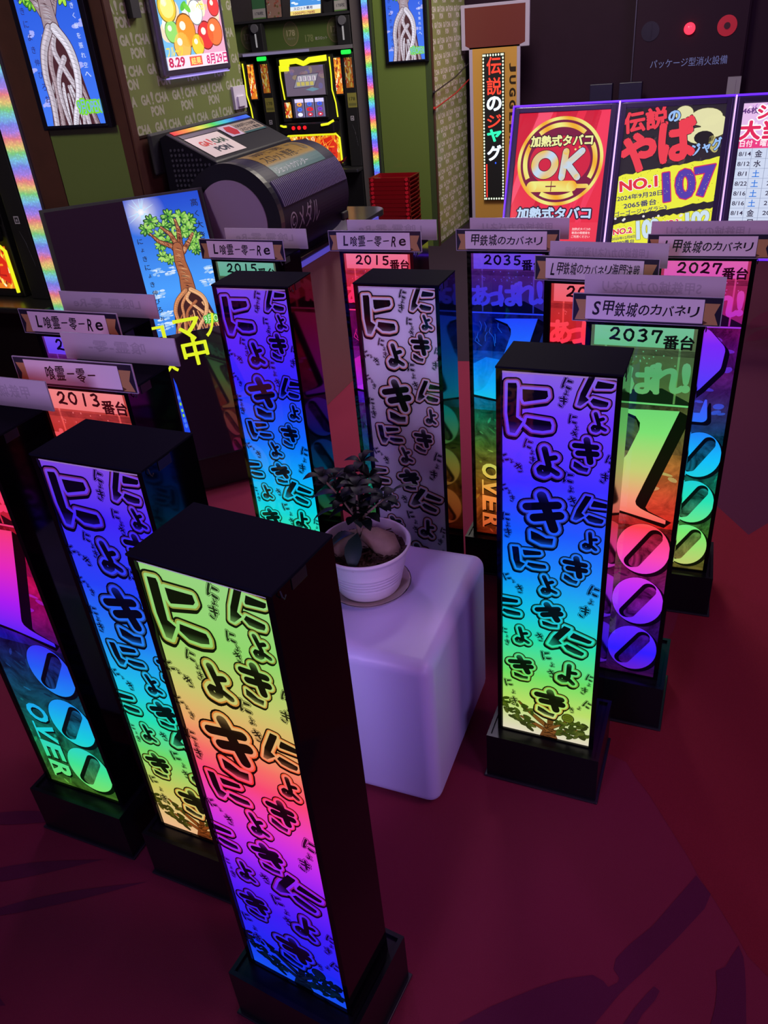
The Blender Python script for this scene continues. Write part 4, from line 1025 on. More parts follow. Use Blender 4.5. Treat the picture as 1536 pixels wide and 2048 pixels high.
def reel_art():
    A = Art((-140, 140, 0, 130), .3); A.rect(-140, 140, 0, 130, lin((40, 34, 52)), 0)
    sy = [[(240, 160, 40), (60, 110, 240), (235, 235, 255)], [(60, 110, 230), (225, 30, 40), (200, 40, 60)], [(50, 90, 230), (120, 60, 200), (200, 40, 70)]]
    for k in range(3):
        x = -82+k*88
        A.rect(x-38, x+38, 0, 130, lambda p: tuple(c*(.25+.75*abs(p[1]-65)/65*.8) for c in lin((150, 140, 200))), 1)
        A.rect(x-38, x+38, 104, 130, lin((215, 205, 255)), 2); A.rect(x-34, x+34, 0, 104, lin((96, 86, 120)), 2)
        for j in range(3): A.ell(x, 92-j*36, 22 if k != 1 or j != 1 else 30, 14, lin(sy[k][j]), 3, n=14); A.ell(x, 92-j*36, 9, 5, lin((240, 230, 240)) if j == 2 else lin((90, 60, 150)), 4, n=10)
    return A
SM = {}
def slot_meshes():
    mb = MB(); mb.box(-.243, .243, .04, .42, 0, .79); mb.prism([(-.243, .34), (.243, .34), (.243, .79), (-.243, .79)], .02, .04)
    SM['cabinet'] = mb.mesh('cabinet', MATTE, bevel=.006)
    mb = MB(); mb.prism([(-.20, .735), (-.20, .775), (-.06, .778), (0, .752), (.05, .778), (.19, .785), (.19, .745), (.05, .740), (0, .722), (-.06, .742)], -.01, .03); mb.box(-.20, -.13, -.005, .03, .695, .74)
    SM['top_lamp'] = mb.mesh('top_lamp', YEL, bevel=.003)
    mb = MB(); mb.tube([(-.215, .015, .735), (-.218, .015, .66), (-.212, .015, .585), (-.205, .015, .50)], .0055, 8); mb.tube([(-.165, .012, .69), (-.158, .012, .62), (-.168, .012, .53)], .0065, 8)
    SM['left_lamp'] = mb.mesh('left_lamp', YEL)
    mb = MB(); mb.tube([(.214, .015, .77), (.216, .015, .66), (.212, .015, .55), (.232, .015, .46), (.238, .015, .36)], .0055, 8)
    SM['right_lamp'] = mb.mesh('right_lamp', YEL)
    mb = MB(); mb.box(-.186, .170, .006, .03, .515, .725); SM['screen_bezel'] = mb.mesh('screen_bezel', DARKGREY, bevel=.003)
    SM['screen'] = lcd_art().mesh('screen', ink_screen('slot_lcd', .9))
    mb = MB(); mb.box(-.15, .16, .006, .03, .36, .51); SM['reel_window'] = mb.mesh('reel_window', MATTE, bevel=.003)
    SM['reels'] = reel_art().mesh('reels', ink_screen('slot_reels', 1.1))
    A = flame_art(56, 110, 3); SM['side_picture'] = A.mesh('side_picture', ink_screen('slot_flame', .85))
    mb = MB(); mb.prism([(-.235, .255), (.235, .255), (.235, .335), (-.235, .335)], -.07, .03); SM['control_deck'] = mb.mesh('control_deck', mat('deck_black', (.012, .011, .014), .3), bevel=.01)
    mb = MB(); mb.tube([(-.23, -.062, .325), (-.20, -.075, .318), (-.175, -.075, .318)], .008, 8); mb.tube([(.13, -.075, .318), (.19, -.075, .324), (.235, -.062, .345)], .009, 8); SM['deck_lamp'] = mb.mesh('deck_lamp', YEL)
    mb = MB(); mb.cyl((0, -.078, 0), (0, -.068, 0), .014, n=16); SM['stop_button'] = mb.mesh('stop_button', mat('red_button', (.3, .01, .01), .3, emit=lin((240, 30, 40)), estr=1.0))
    SM['lower_picture'] = lower_art().mesh('lower_picture', ink_screen('slot_lower', 1.1))
    mb = MB()
    mb.tube([(-.232, .012, .225), (-.21, .008, .242), (.21, .008, .242), (.235, .012, .215), (.238, .012, .03)], .008, 8); SM['lower_frame'] = mb.mesh('lower_frame', YEL)
slot_meshes()
def slot_machine(u, v, label):
    t = thing('slot_machine', label, 'slot machine', (u, v, .601), 0, 'slot machines')
    for k in ('cabinet', 'top_lamp', 'left_lamp', 'right_lamp', 'screen_bezel', 'reel_window', 'control_deck', 'deck_lamp', 'lower_frame'): link(k, SM[k], t)
    link('screen', SM['screen'], t, (-.008, .0045, .522)); link('reels', SM['reels'], t, (.004, .0045, .37))
    link('side_picture', SM['side_picture'], t, (-.188, .018, .37)); link('lower_picture', SM['lower_picture'], t, (0, .035, .04))
    for x in (-.115, -.065, -.015): link('stop_button', SM['stop_button'], t, (x, 0, .305))
slot_machine(-3.115, 6.25, 'lit slot machine with yellow lamps and three red buttons behind the coin counter')
slot_machine(-3.18, 2.73, 'slot machine beside the holographic strip showing only a yellow lower lamp')
slot_machine(-3.868, 6.25, 'slot machine mostly hidden by the lettered green wall, flame panel showing')
def sand(u, v, label, lit=True):
    t = thing('coin_lender', label, 'coin lender', (u, v, .601), 0, 'coin lenders between the machines')
    mb = MB(); mb.box(-.049, .049, .02, .42, 0, .79); obj('body', mb, MATTE, t, bevel=.004)
    if lit:
        mb = MB(); mb.box(-.035, .035, -.01, .03, .778, .806); obj('green_lamp', mb, mat('green_lamp', (.02, .3, .05), .3, emit=lin((30, 230, 70)), estr=1.2), t, bevel=.006)
        A = flame_art(62, 200, 21); art_obj('picture_strip', A, ink_screen('lender_strip', .35), t, (.005, .019, .555))
        A = Art(None, .3); A.rect(-38, 38, 0, 100, (.28, .26, .06), 0); A.text('178', 0, 60, 50, 24, (.08, .08, .03), 1, .02); A.rect(-32, 32, 12, 30, (.16, .16, .05), 1); art_obj('price_label', A, ink_print(.4), t, (.012, .019, .42))
    A = Art(None, .3); A.rect(-14, 14, 330, 362, (.5, .48, .55), 0); A.rect(-9, 9, 335, 357, (.02, .02, .03), 1)
    A.poly([(-6, 345), (0, 352), (6, 345), (0, 337)], (.5, .48, .55), 2)
    for i in range(5): A.stroke([(-4+i*5, 300-i*16), (14+i*3, 250-i*18), (22+i*2, 205-i*14)], [.6, 2.2, .6], (.10, .10, .12), 1, n=5)
    art_obj('marking', A, ink_print(.4), t, (0, .0185, 0))
sand(-2.757, 6.25, 'black coin lender with green lamp right of the lit slot machine')
sand(-3.475, 6.25, 'black coin lender with green lamp left of the lit slot machine')
sand(-2.83, 2.73, 'dark coin lender with white square mark, just left of the holographic strip', False)
for u, lb in ((-2.839, 'right'), (-3.588, 'left')):
    t = thing('flame_panel', 'narrow glowing orange flame panel %s of the lit slot machine' % lb, 'light panel', (u, 6.262, 1.12), 0, 'flame panels')
    mb = MB(); mb.box(-.030, .030, .001, .02, -.01, .25); obj('housing', mb, MATTE, t)
    art_obj('picture', flame_art(56, 240, 31), ink_screen('slot_flame2', 1.0), t, (0, .0005, 0))

# ------------------------------------------------------------------ coin counter bench and coin counter
def bench():
    t = thing('service_bench', 'cream-sided service bench with dark steel top carrying the coin counter', 'bench', (-2.07, 2.72, 0))
    L = 1.36
    mb = MB(); mb.box(.0, .415, .0, L-.12, 0.001, .70); obj('cabinet', mb, CREAM, t)
    mb = MB(); r = .09; prof = [(.0, .0), (.435, .0), (.435, L-r)]
    for i in range(1, 8): a = i/8*pi/2; prof.append((.435-r+r*cos(a), L-r+r*sin(a)))
    prof += [(.435-r, L), (0, L)]
    n = len(prof); vs_ = [(x, y, z) for z in (.70, .73) for x, y in prof]
    mb.add(vs_, [tuple(reversed(range(n))), tuple(range(n, 2*n))]+[(i, (i+1) % n, n+(i+1) % n, n+i) for i in range(n)])
    obj('top', mb, mat('bench_top', (.06, .06, .065), .15, metal=.5), t, bevel=.003)
    mb = MB(); mb.box(.436, .442, .02, L-.16, .690, .712); obj('edge_light', mb, mat('edge_violet', (.1, .1, .3), .3, emit=lin((90, 80, 215)), estr=.55), t)
bench()
def coin_counter():
    V0, V1 = 2.76, 3.41
    t = thing('coin_counter', 'large dark coin counter with drum front and rainbow strip on the bench', 'coin counter', (-1.755, V0, .731))
    L = V1-V0; cz = .205; r = .206
    drum = mat('drum_violet_black', (.013, .010, .030), .45, spec=.16)
    def arc(a0, a1, rr_, n=14): return [(rr_*cos(R(a0+(a1-a0)*i/n)), cz+rr_*sin(R(a0+(a1-a0)*i/n))) for i in range(n+1)]
    mb = MB(); mb.prism(arc(-62, 180, r, 64)+[(-r, 0.0), (.09, 0.0)], 0.02, L, smooth=False)
    o_ = obj('drum', mb, drum, t)
    mb = MB(); prof = arc(-62, 180, r+.004, 40)+[(-r-.004, 0), (.09, 0)]; mb.prism(prof, 0, .03); obj('end_ring', mb, SATIN, t)
    mb = MB(); prof = arc(-20, 175, .152, 30)+[(-.120, .01), (.12, .01)]; prof = [(max(-.118, x), z) for x, z in prof]; mb.prism(prof, -.004, .0); obj('end_cap', mb, mat('cap_white', (.30, .21, .34), .35), t)
    mb = MB(); mb.cyl((.118, -.008, .09), (.118, -.004, .09), .006, n=10); obj('cap_screw', mb, STEEL, t)
    mb = MB()   # ribbed band
    for i in range(44):
        y = .05+i*(L-.07)/43
        for a0, a1 in ((12, 40),): mb.prism(arc(a0, a1, r+.006, 5)+list(reversed(arc(a0, a1, r-.002, 5))), y, y+.008)
    obj('ribbed_band', mb, mat('rib_violet', (.11, .09, .17), .35), t)
    # hopper head with back board, grille, rainbow strip
    mb = MB(); mb.prism([(-.285, .02), (-.285, .505), (-.25, .520), (-.05, .418), (-.02, .36), (-.02, .2), (-.2, .02)], .03, L+.0); obj('hopper', mb, mat('hopper_dark', (.007, .0065, .012), .4, spec=.2), t, bevel=.004)
    mb = MB(); mb.box(-.305, -.288, -.02, L+.08, .38, .527); obj('back_board', mb, MATTE, t, bevel=.008)
    mb = MB()
    for i in range(11):
        for j in range(10):
            x, z = -.24+i*.018, .30+j*.018
            if z < .50-(x+.25)*.52: mb.cyl((x, .026, z), (x, .0285, z), .0055, n=6)
    obj('speaker_grille', mb, mat('grille_dark', (.05, .05, .07), .4), t)
    # sloped face, prints on it: local frame s along the length, d down the slope
    sl = Vector((.200, 0, -.102)).normalized(); nrm = Vector((-sl.z, 0, sl.x))
    def slope_art(name, A, mt, d0):
        m = Matrix(((0, -nrm.x, -sl.x, 0), (1, -nrm.y, -sl.y, 0), (0, -nrm.z, -sl.z, 0), (0, 0, 0, 1)))
        o2 = link(name, A.mesh(name, mt), t); m.translation = Vector((-.25, 0, .5205))+nrm*.0015; o2.matrix_local = m
    A = Art(None, .3)
    hues = [(250, 40, 50), (255, 150, 40), (240, 230, 60), (70, 220, 80), (40, 190, 230), (40, 80, 240), (60, 120, 250)]
    for i in range(24):
        def hc(p):
            q = max(0, min(5.999, (p[0]-50)/(640-50)*6)); k = int(q); return tuple(a+(b-a)*(q-k) for a, b in zip(lin(hues[k]), lin(hues[k+1])))
        A.rect(50+i*24.6, 50+(i+1)*24.6, -26, -2, hc, 1)
    slope_art('rainbow_light', A, ink_screen('rainbow_glow', .9), 0)
    A = Art(None, .3)
    A.rect(60, 300, -205, -62, (.66, .62, .50), 1); A.text('GA', 128, -115, 66, 36, (.55, .05, .03), 2, .05); A.stroke([(172, -96), (173, -118)], [7, 3], (.6, .05, .03), 2); A.ell(174, -131, 5, 5, (.6, .05, .03), 2, n=10)
    A.text('CHA', 232, -115, 92, 36, (.05, .10, .06), 2, .05); A.text('PON', 186, -165, 104, 36, (.03, .04, .05), 2, .05)
    A.rect(330, 620, -120, -40, (.30, .26, .18), 1); A.rect(330, 430, -120, -40, (.5, .45, .5), 2); A.poly([(345, -80), (365, -50), (410, -52), (425, -85), (405, -112), (360, -110)], (.42, .02, .03), 3)
    A.text('1000円178枚', 525, -62, 170, 24, (.03, .03, .03), 2, .02); A.text('スロット専用', 525, -92, 160, 22, (.03, .03, .03), 2, .03); A.rect(440, 620, -120, -108, (.03, .10, .09), 2)
    A.rect(60, 330, -58, -36, (.10, .09, .10), 1)
    slope_art('face_print', A, ink_print(.25), 0)
    # curved cover with price print
    def cover(name, y0, y1, a0, a1, rr_, cols, txts, mt):
        A2 = Art(None, .0)
        n = 12
        for k in range(n):
            A2.rect(y0*1000, y1*1000, k/n*100, (k+1)/n*100, cols, 0)
        base = len(A2.f)
        for (s_, x, z, w_, h_, c, b_) in txts: A2.text(s_, x, z, w_, h_, c, 1, b_)
        vv = []
        for i, (x, y, z) in enumerate(A2.v):
            f = z*1000/100; a = R(a1+(a0-a1)*f); lay = rr_
            vv.append((x, f, a))
        A3 = A2; A3.v = [((rr_+(.0006 if idx >= 4*n else 0))*cos(a), x, cz+(rr_+(.0006 if idx >= 4*n else 0))*sin(a)) for idx, (x, f, a) in enumerate(vv)]
        link(name, A3.mesh(name, mt), t)
    cover('drum_print', .13, .56, 96, 42, r+.001, lambda p: (.26, .17, .03) if p[1] > 26 else (.05, .13, .12),
          [('1000円178枚', 290, 80, 250, 26, (.05, .035, .03), .0), ('スロット専用', 290, 48, 260, 27, (.02, .02, .02), .0), ('ジェットカウンター', 290, 13, 280, 16, (.45, .5, .48), .0), ('178', 490, 62, 110, 44, (.14, .11, .05), .03)], ink_print(.2))
    cover('drum_logo', .08, .085, -4, -5, r+.0008, lambda p: (.04, .034, .06), [], drum)
    A2 = Art(None, 0); A2.text('メダル', 250, 74, 190, 84, (.26, .23, .32), 1, .0); A2.annulus(112, 74, 26, 2.6, (.26, .23, .32), 1, n=24); A2.annulus(112, 74, 13, 2.6, (.26, .23, .32), 1, 60, 330, n=16)
    A2.v = [((r+.0009)*cos(R(-30+z*1000*.33)), x+.0, cz+(r+.0009)*sin(R(-30+z*1000*.33))) for x, y, z in A2.v]
    link('drum_lettering', A2.mesh('drum_lettering', ink_print(.4)), t)
    mb = MB(); mb.box(.150, .206, L-.10, L-.03, .0, .03); mb.box(.188, .205, L-.075, L-.02, .085, .12); obj('side_knob', mb, MATTE, t, bevel=.006)
    mb = MB()
    for k in range(6):
        y0, y1 = L+.005+k*.012, L+.017+k*.012
        zz0, zz1 = .30-.02*k*k*.55, .30-.02*(k+1)*(k+1)*.55
        mb.add([(.15, y0, zz0+.015), (.165, y0, zz0-.01), (.165, y1, zz1-.01), (.15, y1, zz1+.015)], [(0, 1, 2, 3)])
    mb.add([(.12, L-.01, .310), (.17, L+.005, .312), (.19, L+.05, .33), (.18, L+.05, .312), (.16, L+.01, .296)], [(0, 1, 2, 3, 4)])
    obj('red_tag', mb, mat('red_ribbon', (.35, .01, .02), .5), t)
coin_counter()
mb = MB(); mb.lathe([(0, 0), (.052, 0), (.053, .004), (.044, .12), (.042, .12), (.050, .006), (0, .006)], n=32)
tag(obj('plastic_cup', mb, mat('frosted_cup', (.62, .58, .66), .3, alpha=.72), loc=(-1.80, 3.80, .7305)), 'frosted clear plastic cup behind the coin counter', 'cup')

# fruit poster frame on the lettered wall
def fruit_poster():
    t = thing('fruit_poster', 'glowing fruit poster in rounded silver frame on the green lettered wall', 'poster', (-2.077, 2.92, 1.43), R(90))
    W, H = 495, 640
    mb = MB(); mb.box(0, W*.001, -.032, 0, -.002, H*.001); obj('frame', mb, mat('frame_silver', (.28, .26, .34), .22, metal=.8), t, bevel=.012, seg=3)
    A = Art((26, W-30, 24, H), .2); rd = random.Random(6)
    A.rect(0, W, 0, H, lin((120, 190, 235)), 0); A.rect(250, W, 0, H, lin((245, 170, 200)), 1)
    for i in range(16): A.ell(rd.uniform(60, 470), rd.uniform(60, 330), rd.uniform(20, 50), rd.uniform(20, 44), lin(rd.choice(((255, 240, 200), (255, 255, 255), (250, 220, 190), (240, 250, 240)))), 2, n=16)
    for cx, cz, r_, c in ((90, 230, 62, (250, 205, 60)), (95, 150, 46, (150, 220, 110)), (190, 150, 70, (250, 150, 40)), (150, 100, 60, (255, 190, 90)), (330, 130, 60, (230, 50, 50)), (400, 140, 60, (250, 120, 60)), (260, 100, 46, (255, 210, 60)), (420, 230, 44, (235, 60, 60)), (320, 290, 50, (250, 250, 250)), (280, 210, 52, (245, 250, 255))):
        A.ell(cx, cz, r_, r_*.86, lin(tuple(.55*k for k in c)), 3, n=20); A.ell(cx, cz, r_*.92, r_*.78, lin(c), 4, n=20); A.ell(cx-r_*.25, cz+r_*.25, r_*.3, r_*.22, lin((255, 245, 225)), 5, n=12)
    A.ell(90, 230, 44, 36, lin((255, 235, 130)), 5, n=20); A.ell(200, 232, 26, 12, lin((90, 190, 60)), 5, rot=30, n=10); A.ell(225, 226, 26, 12, lin((120, 210, 70)), 5, rot=-30, n=10)
    A.text('変換店', 110, 318, 150, 62, lin((240, 80, 30)), 7, .03, shifts=ring_shift(4, 8)); A.text('変換店', 110, 318, 150, 62, lin((120, 30, 20)), 8, .03)
    A.text('取材', 400, 330, 120, 76, lin((255, 255, 255)), 7, .04, shifts=ring_shift(5, 8)); A.text('取材', 400, 330, 120, 76, lin((235, 60, 120)), 8, .04)
    A.text('フルーツ', 90, 84, 110, 30, lin((255, 220, 60)), 9, .03); A.text('ペカッ', 330, 230, 80, 26, lin((255, 225, 60)), 9, .03)
    A.rect(0, W, 0, 68, lin((248, 225, 236)), 8); A.text('8.29', 90, 48, 110, 34, lin((200, 40, 90)), 9, .03); A.text('8月29日', 385, 46, 160, 36, lin((215, 40, 120)), 9, .03); A.rect(180, 270, 30, 62, lin((240, 90, 70)), 9); A.text('結果', 225, 46, 70, 24, lin((255, 225, 120)), 10, .03)
    art_obj('print', A, ink_screen('fruit_glow', 1.15), t, (0, -.0325, 0))
    mb = MB(); mb.box(.04, W*.001-.02, -.030, -.004, -.0065, -.0025); obj('edge_light', mb, mat('frame_light', (.2, .2, .3), .3, emit=lin((170, 150, 250)), estr=1.0), t)
fruit_poster()
mb = MB(); mb.box(.0, .025, -.05, 0, 0, .09)
tag(obj('wall_bracket', mb, MATTE, loc=(-2.0775, 2.855, 1.63)), 'small black bracket on the lettered wall left of the fruit poster', 'bracket')
mb = MB(); mb.box(0, .012, 0, .10, 0, .09); mb.box(.012, .02, .02, .08, .01, .05)
tag(obj('wall_switch', mb, WHITE, loc=(-2.0775, 3.43, 1.27)), 'white wall box at the far end of the lettered green wall', 'switch')

# ------------------------------------------------------------------ stacked red trays by the far end panel
def trays():
    red = mat('red_tray', (.26, .004, .010), .25, trans=.25, coat=.3)
    W, D, H, T = .33, .22, .030, .004
    mb = MB(); x0, x1, y0, y1 = -W/2, W/2, -D/2, D/2
    mb.box(x0+.02, x1-.02, y0+.012, y1-.012, 0, T)
    def wall(a, b, inner):
        mb.add([(*a, T*0), (*b, T*0), (*(b), H), (*(a), H)], [(0, 1, 2, 3)])
    lip = .010
    mb.prism([(x0+.02, 0), (x0+.004, H-.004), (x0, H-.004), (x0, H), (x0+.008, H), (x0+.024, T)], y0, y1)
    mb.prism([(x1-.02, 0), (x1-.004, H-.004), (x1, H-.004), (x1, H), (x1-.008, H), (x1-.024, T)], y0, y1)
    mb.box(x0+.004, x1-.004, y0, y0+.006, .002, H); mb.box(x0+.004, x1-.004, y1-.006, y1, .002, H)
    me = mb.mesh('tray', red)
    hm = MB(); hm.cyl((0, -D/2-.004, .015), (0, -D/2, .015), .0125, n=14)
    hm_me = hm.mesh('handle', mat('red_grip', (.55, .012, .03), .25))
    words = ['topmost', 'second', 'third', 'fourth', 'fifth', 'sixth', 'seventh', 'eighth', 'ninth', 'tenth', 'eleventh', 'twelfth', 'thirteenth', 'fourteenth', 'fifteenth', 'sixteenth', 'seventeenth', 'eighteenth', 'nineteenth']
    n = 19
    for i in range(n):
        z = .0015+(n-1-i)*.0302
        t = thing('coin_tray', 'red plastic coin tray, %s from the top of the stack by the green panel' % words[i] if i else 'topmost red plastic coin tray of the stack by the green panel', 'tray', (-2.335+random.uniform(-.003, .003), 5.98, z), random.uniform(-.015, .015), 'stacked red coin trays')
        link('tray', me, t)
        for sx in (-1, 1): link('handle', hm_me, t, (sx*(W/2-.028), 0, 0))
trays()

# ------------------------------------------------------------------ standee with LED scroller
def standee():
    t = thing('standee', 'tall gold standee with vertical LED scroller in front of the dark back wall', 'standee', (-1.80, 6.92, 0))
    mb = MB(); mb.box(-.203, .203, 0, .02, .001, 1.40); mb.box(-.262, .272, .0, .021, 1.32, 1.62)
    obj('board', mb, mat('standee_white', (.46, .40, .56), .4), t, bevel=.004)
    A = Art(None, .3); A.rect(-174, 178, 4, 1325, (.62, .33, .07), 0)
    A.poly([(-230, 1350), (-200, 1335), (200, 1335), (240, 1350), (240, 1600), (-230, 1600)], (.16, .035, .03), 1)
    for i, ch in enumerate('JUGGLER'): A.text(ch, 145, 1185-i*86, 62, 52, (.035, .022, .012), 2, .05, rot=-90)
    art_obj('gold_print', A, ink_print(.35), t, (0, -.0006, 0))
    mb = MB(); mb.box(-.088, .084, -.03, 0, .215, 1.29); obj('scroller_case', mb, MATTE, t, bevel=.003)
    A = Art(None, .3); wcol = lin((235, 255, 215))
    n = 46
    for i in range(n):
        z = 228+i*(1278-228)/(n-1)
        for x in (-80, 76): A.ell(x, z, 6.5, 8.5, wcol, 1, n=8)
    for i in range(7):
        for z in (228, 1278): A.ell(-66+i*21.5, z, 6.5, 8.5, wcol, 1, n=8)
    reds, whs, grs = lin((255, 60, 40)), lin((225, 240, 255)), lin((40, 240, 170))
    for ch, z, c, h_ in (('伝', 1205, reds, 118), ('説', 1064, reds, 118), ('の', 941, whs, 96), ('ジ', 816, reds, 92), ('ャ', 711, grs, 84), ('グ', 581, whs, 110)):
        A.text(ch, 4, z, 112, h_, c, 1, .02 if c == reds else .045)
    A.rect(-66, -56, 240, 498, lin((255, 50, 40)), 1); A.ell(14, 505, 6, 8, lin((40, 90, 255)), 1, n=8)
    art_obj('scroller_light', A, ink_screen('scroller_glow', 1.35), t, (0, -.0305, 0))
    mb = MB(); mb.box(-.15, .15, .02, .28, .001, .02); obj('foot', mb, DARKGREY, t)
standee()
for z0, z1, c, lb in ((1.095, 1.245, (.02, .015, .02), 'upper dark'), (1.100-.11, 1.13, (.45, .02, .02), 'lower red')):
    mb = MB(); mb.tube([(-2.058, 6.2, z0), (-2.036, 6.65, (z0+z1)/2-.012), (-2.028, 7.08, z1)], .005, 8); mb.cyl((-2.0685, 6.2, z0), (-2.056, 6.2, z0), .012, n=10)
    tag(obj('%s_cord' % lb.split()[1], mb, mat('cord_%s' % lb[:5].strip(), c, .5)), '%s cord strung along the far lettered wall to the standee' % lb, 'cord', 'cords by the standee')

# ------------------------------------------------------------------ three leaning poster boxes with violet LED edges
LED = mat('violet_led', (.1, .02, .3), .3, emit=lin((96, 40, 255)), estr=1.6)
LEDW = mat('white_violet_led', (.3, .3, .3), .3, emit=lin((205, 165, 255)), estr=1.5)
PLUM = mat('poster_frame_plum', (.07, .045, .13), .25, metal=.3)
def poster_box(u, label, art, glow):
    t = thing('poster_stand', label, 'poster stand', (u, 4.4, 0), 0, 'leaning poster stands')
    be, zt = .42, 1.138
    def lean(o): o.location = (0, 0, zt); o.rotation_euler = (-be, 0, 0); return o
    W, H = .515, .726
    mb = MB(); mb.box(.004, W-.004, .004, .05, -H, 0); lean(obj('housing', mb, PLUM, t))
    mb = MB()
    for x0, x1, z0, z1 in ((.012, .034, -H+.012, -.012), (W-.034, W-.012, -H+.012, -.012), (.034, W-.034, -.036, -.012), (.034, W-.034, -H+.012, -H+.036)): mb.box(x0, x1, -.008, .004, z0, z1)
    lean(obj('frame', mb, PLUM, t, bevel=.003))
    for z_ in (-.004, -H-.003):
        mb = MB(); mb.box(0, W, -.004, .012, z_, z_+.007); lean(obj('led_edge', mb, LED, t))
    mb = MB(); mb.box(-.003, .004, -.004, .012, -H, 0); lean(obj('side_led', mb, LEDW if u > -1 else LED, t))
    lean(link('poster', art.mesh('poster', ink_screen(glow, 1.0)), t))
    for x in (.03, W-.03):
        mb = MB(); zb = zt-H*cos(be); yb = -H*sin(be)
        mb.tube([(x, yb+.02, zb+.02), (x, yb-.03, .012)], .012, 8); mb.tube([(x, .03, zt-.05), (x, .28, .012)], .012, 8); obj('leg', mb, MATTE, t)
def poster_ok():
    A = Art((34, 481, -690, -36), .15); rd = random.Random(1)
    A.rect(0, 520, -700, 0, lin((232, 44, 70)), 0)
    for i in range(14):
        x = rd.uniform(0, 520); A.tri([(x, 0), (x+rd.uniform(30, 90), 0), (x-rd.uniform(100, 250), -700)], lin(rd.choice(((246, 80, 110), (205, 30, 56), (240, 60, 92)))), 1)
    A.rect(0, 520, -700, -560, lin((236, 56, 80)), 1)
    gold = lambda p: tuple(a+(b-a)*(.5+.5*sin(p[0]*.045+p[1]*.03)) for a, b in zip(lin((240, 170, 30)), lin((238, 236, 130))))
    cx, cz = 258, -268
    A.ell(cx, cz, 206, 212, lin((120, 20, 60)), 2, n=48); A.annulus(cx, cz, 203, 8, gold, 3, n=72); A.ell(cx, cz, 150, 120, lin((206, 30, 62)), 3, n=40)
    for a0, a1 in ((50, 130), (152, 208), (-28, 28), (242, 298)): A.annulus(cx, cz, 172, 11, gold, 4, a0, a1, n=24)
    A.text('加熱式タバコ', 257, -171, 302, 52, lin((60, 12, 30)), 4, .05, shifts=ring_shift(4, 8)); A.text('加熱式タバコ', 257, -171, 302, 50, lin((240, 240, 160)), 5, .045)
    blue = lambda p: tuple(a+(b-a)*(.5+.5*sin(p[0]*.05-p[1]*.04)) for a, b in zip(lin((236, 190, 60)), lin((190, 215, 240))))
    A.annulus(186, -283, 50, 18, blue, 6, n=44); A.annulus(186, -283, 50, 21, lin((70, 14, 40)), 5, n=44)
    for q in ([(286, -222), (276, -345)], [(364, -222), (292, -288)], [(300, -284), (352, -345)]): A.stroke(q, 19, lin((70, 14, 40)), 5, n=8); A.stroke(q, 16, blue, 6, n=8)
    for z in (0, 1): A.ell(330+z*20, -214+z*10, 5, 5, gold, 6, n=8)
    A.stroke([(130, -387), (330, -387)], 26, gold, 6, n=14); A.stroke([(340, -387), (402, -387)], 10, gold, 6, n=10); A.rect(226, 230, -412, -362, lin((120, 20, 50)), 7); A.rect(200, 252, -390, -384, lin((120, 20, 50)), 7)
    A.text('加熱式タバコ', 253, -516, 366, 56, lin((50, 20, 50)), 7, .05, shifts=ring_shift(6, 10)); A.text('加熱式タバコ', 253, -516, 366, 54, lin((190, 215, 245)), 8, .045)
    for i, s_ in enumerate(('加熱式タバコの', '専用の喫煙席を', 'ご利用ください')): A.text(s_, 400, -592-i*18, 90, 13, lin((255, 225, 225)), 8, .01)
    A.text('OK', 130, -620, 120, 60, lin((240, 220, 130)), 8, .05)
    return A
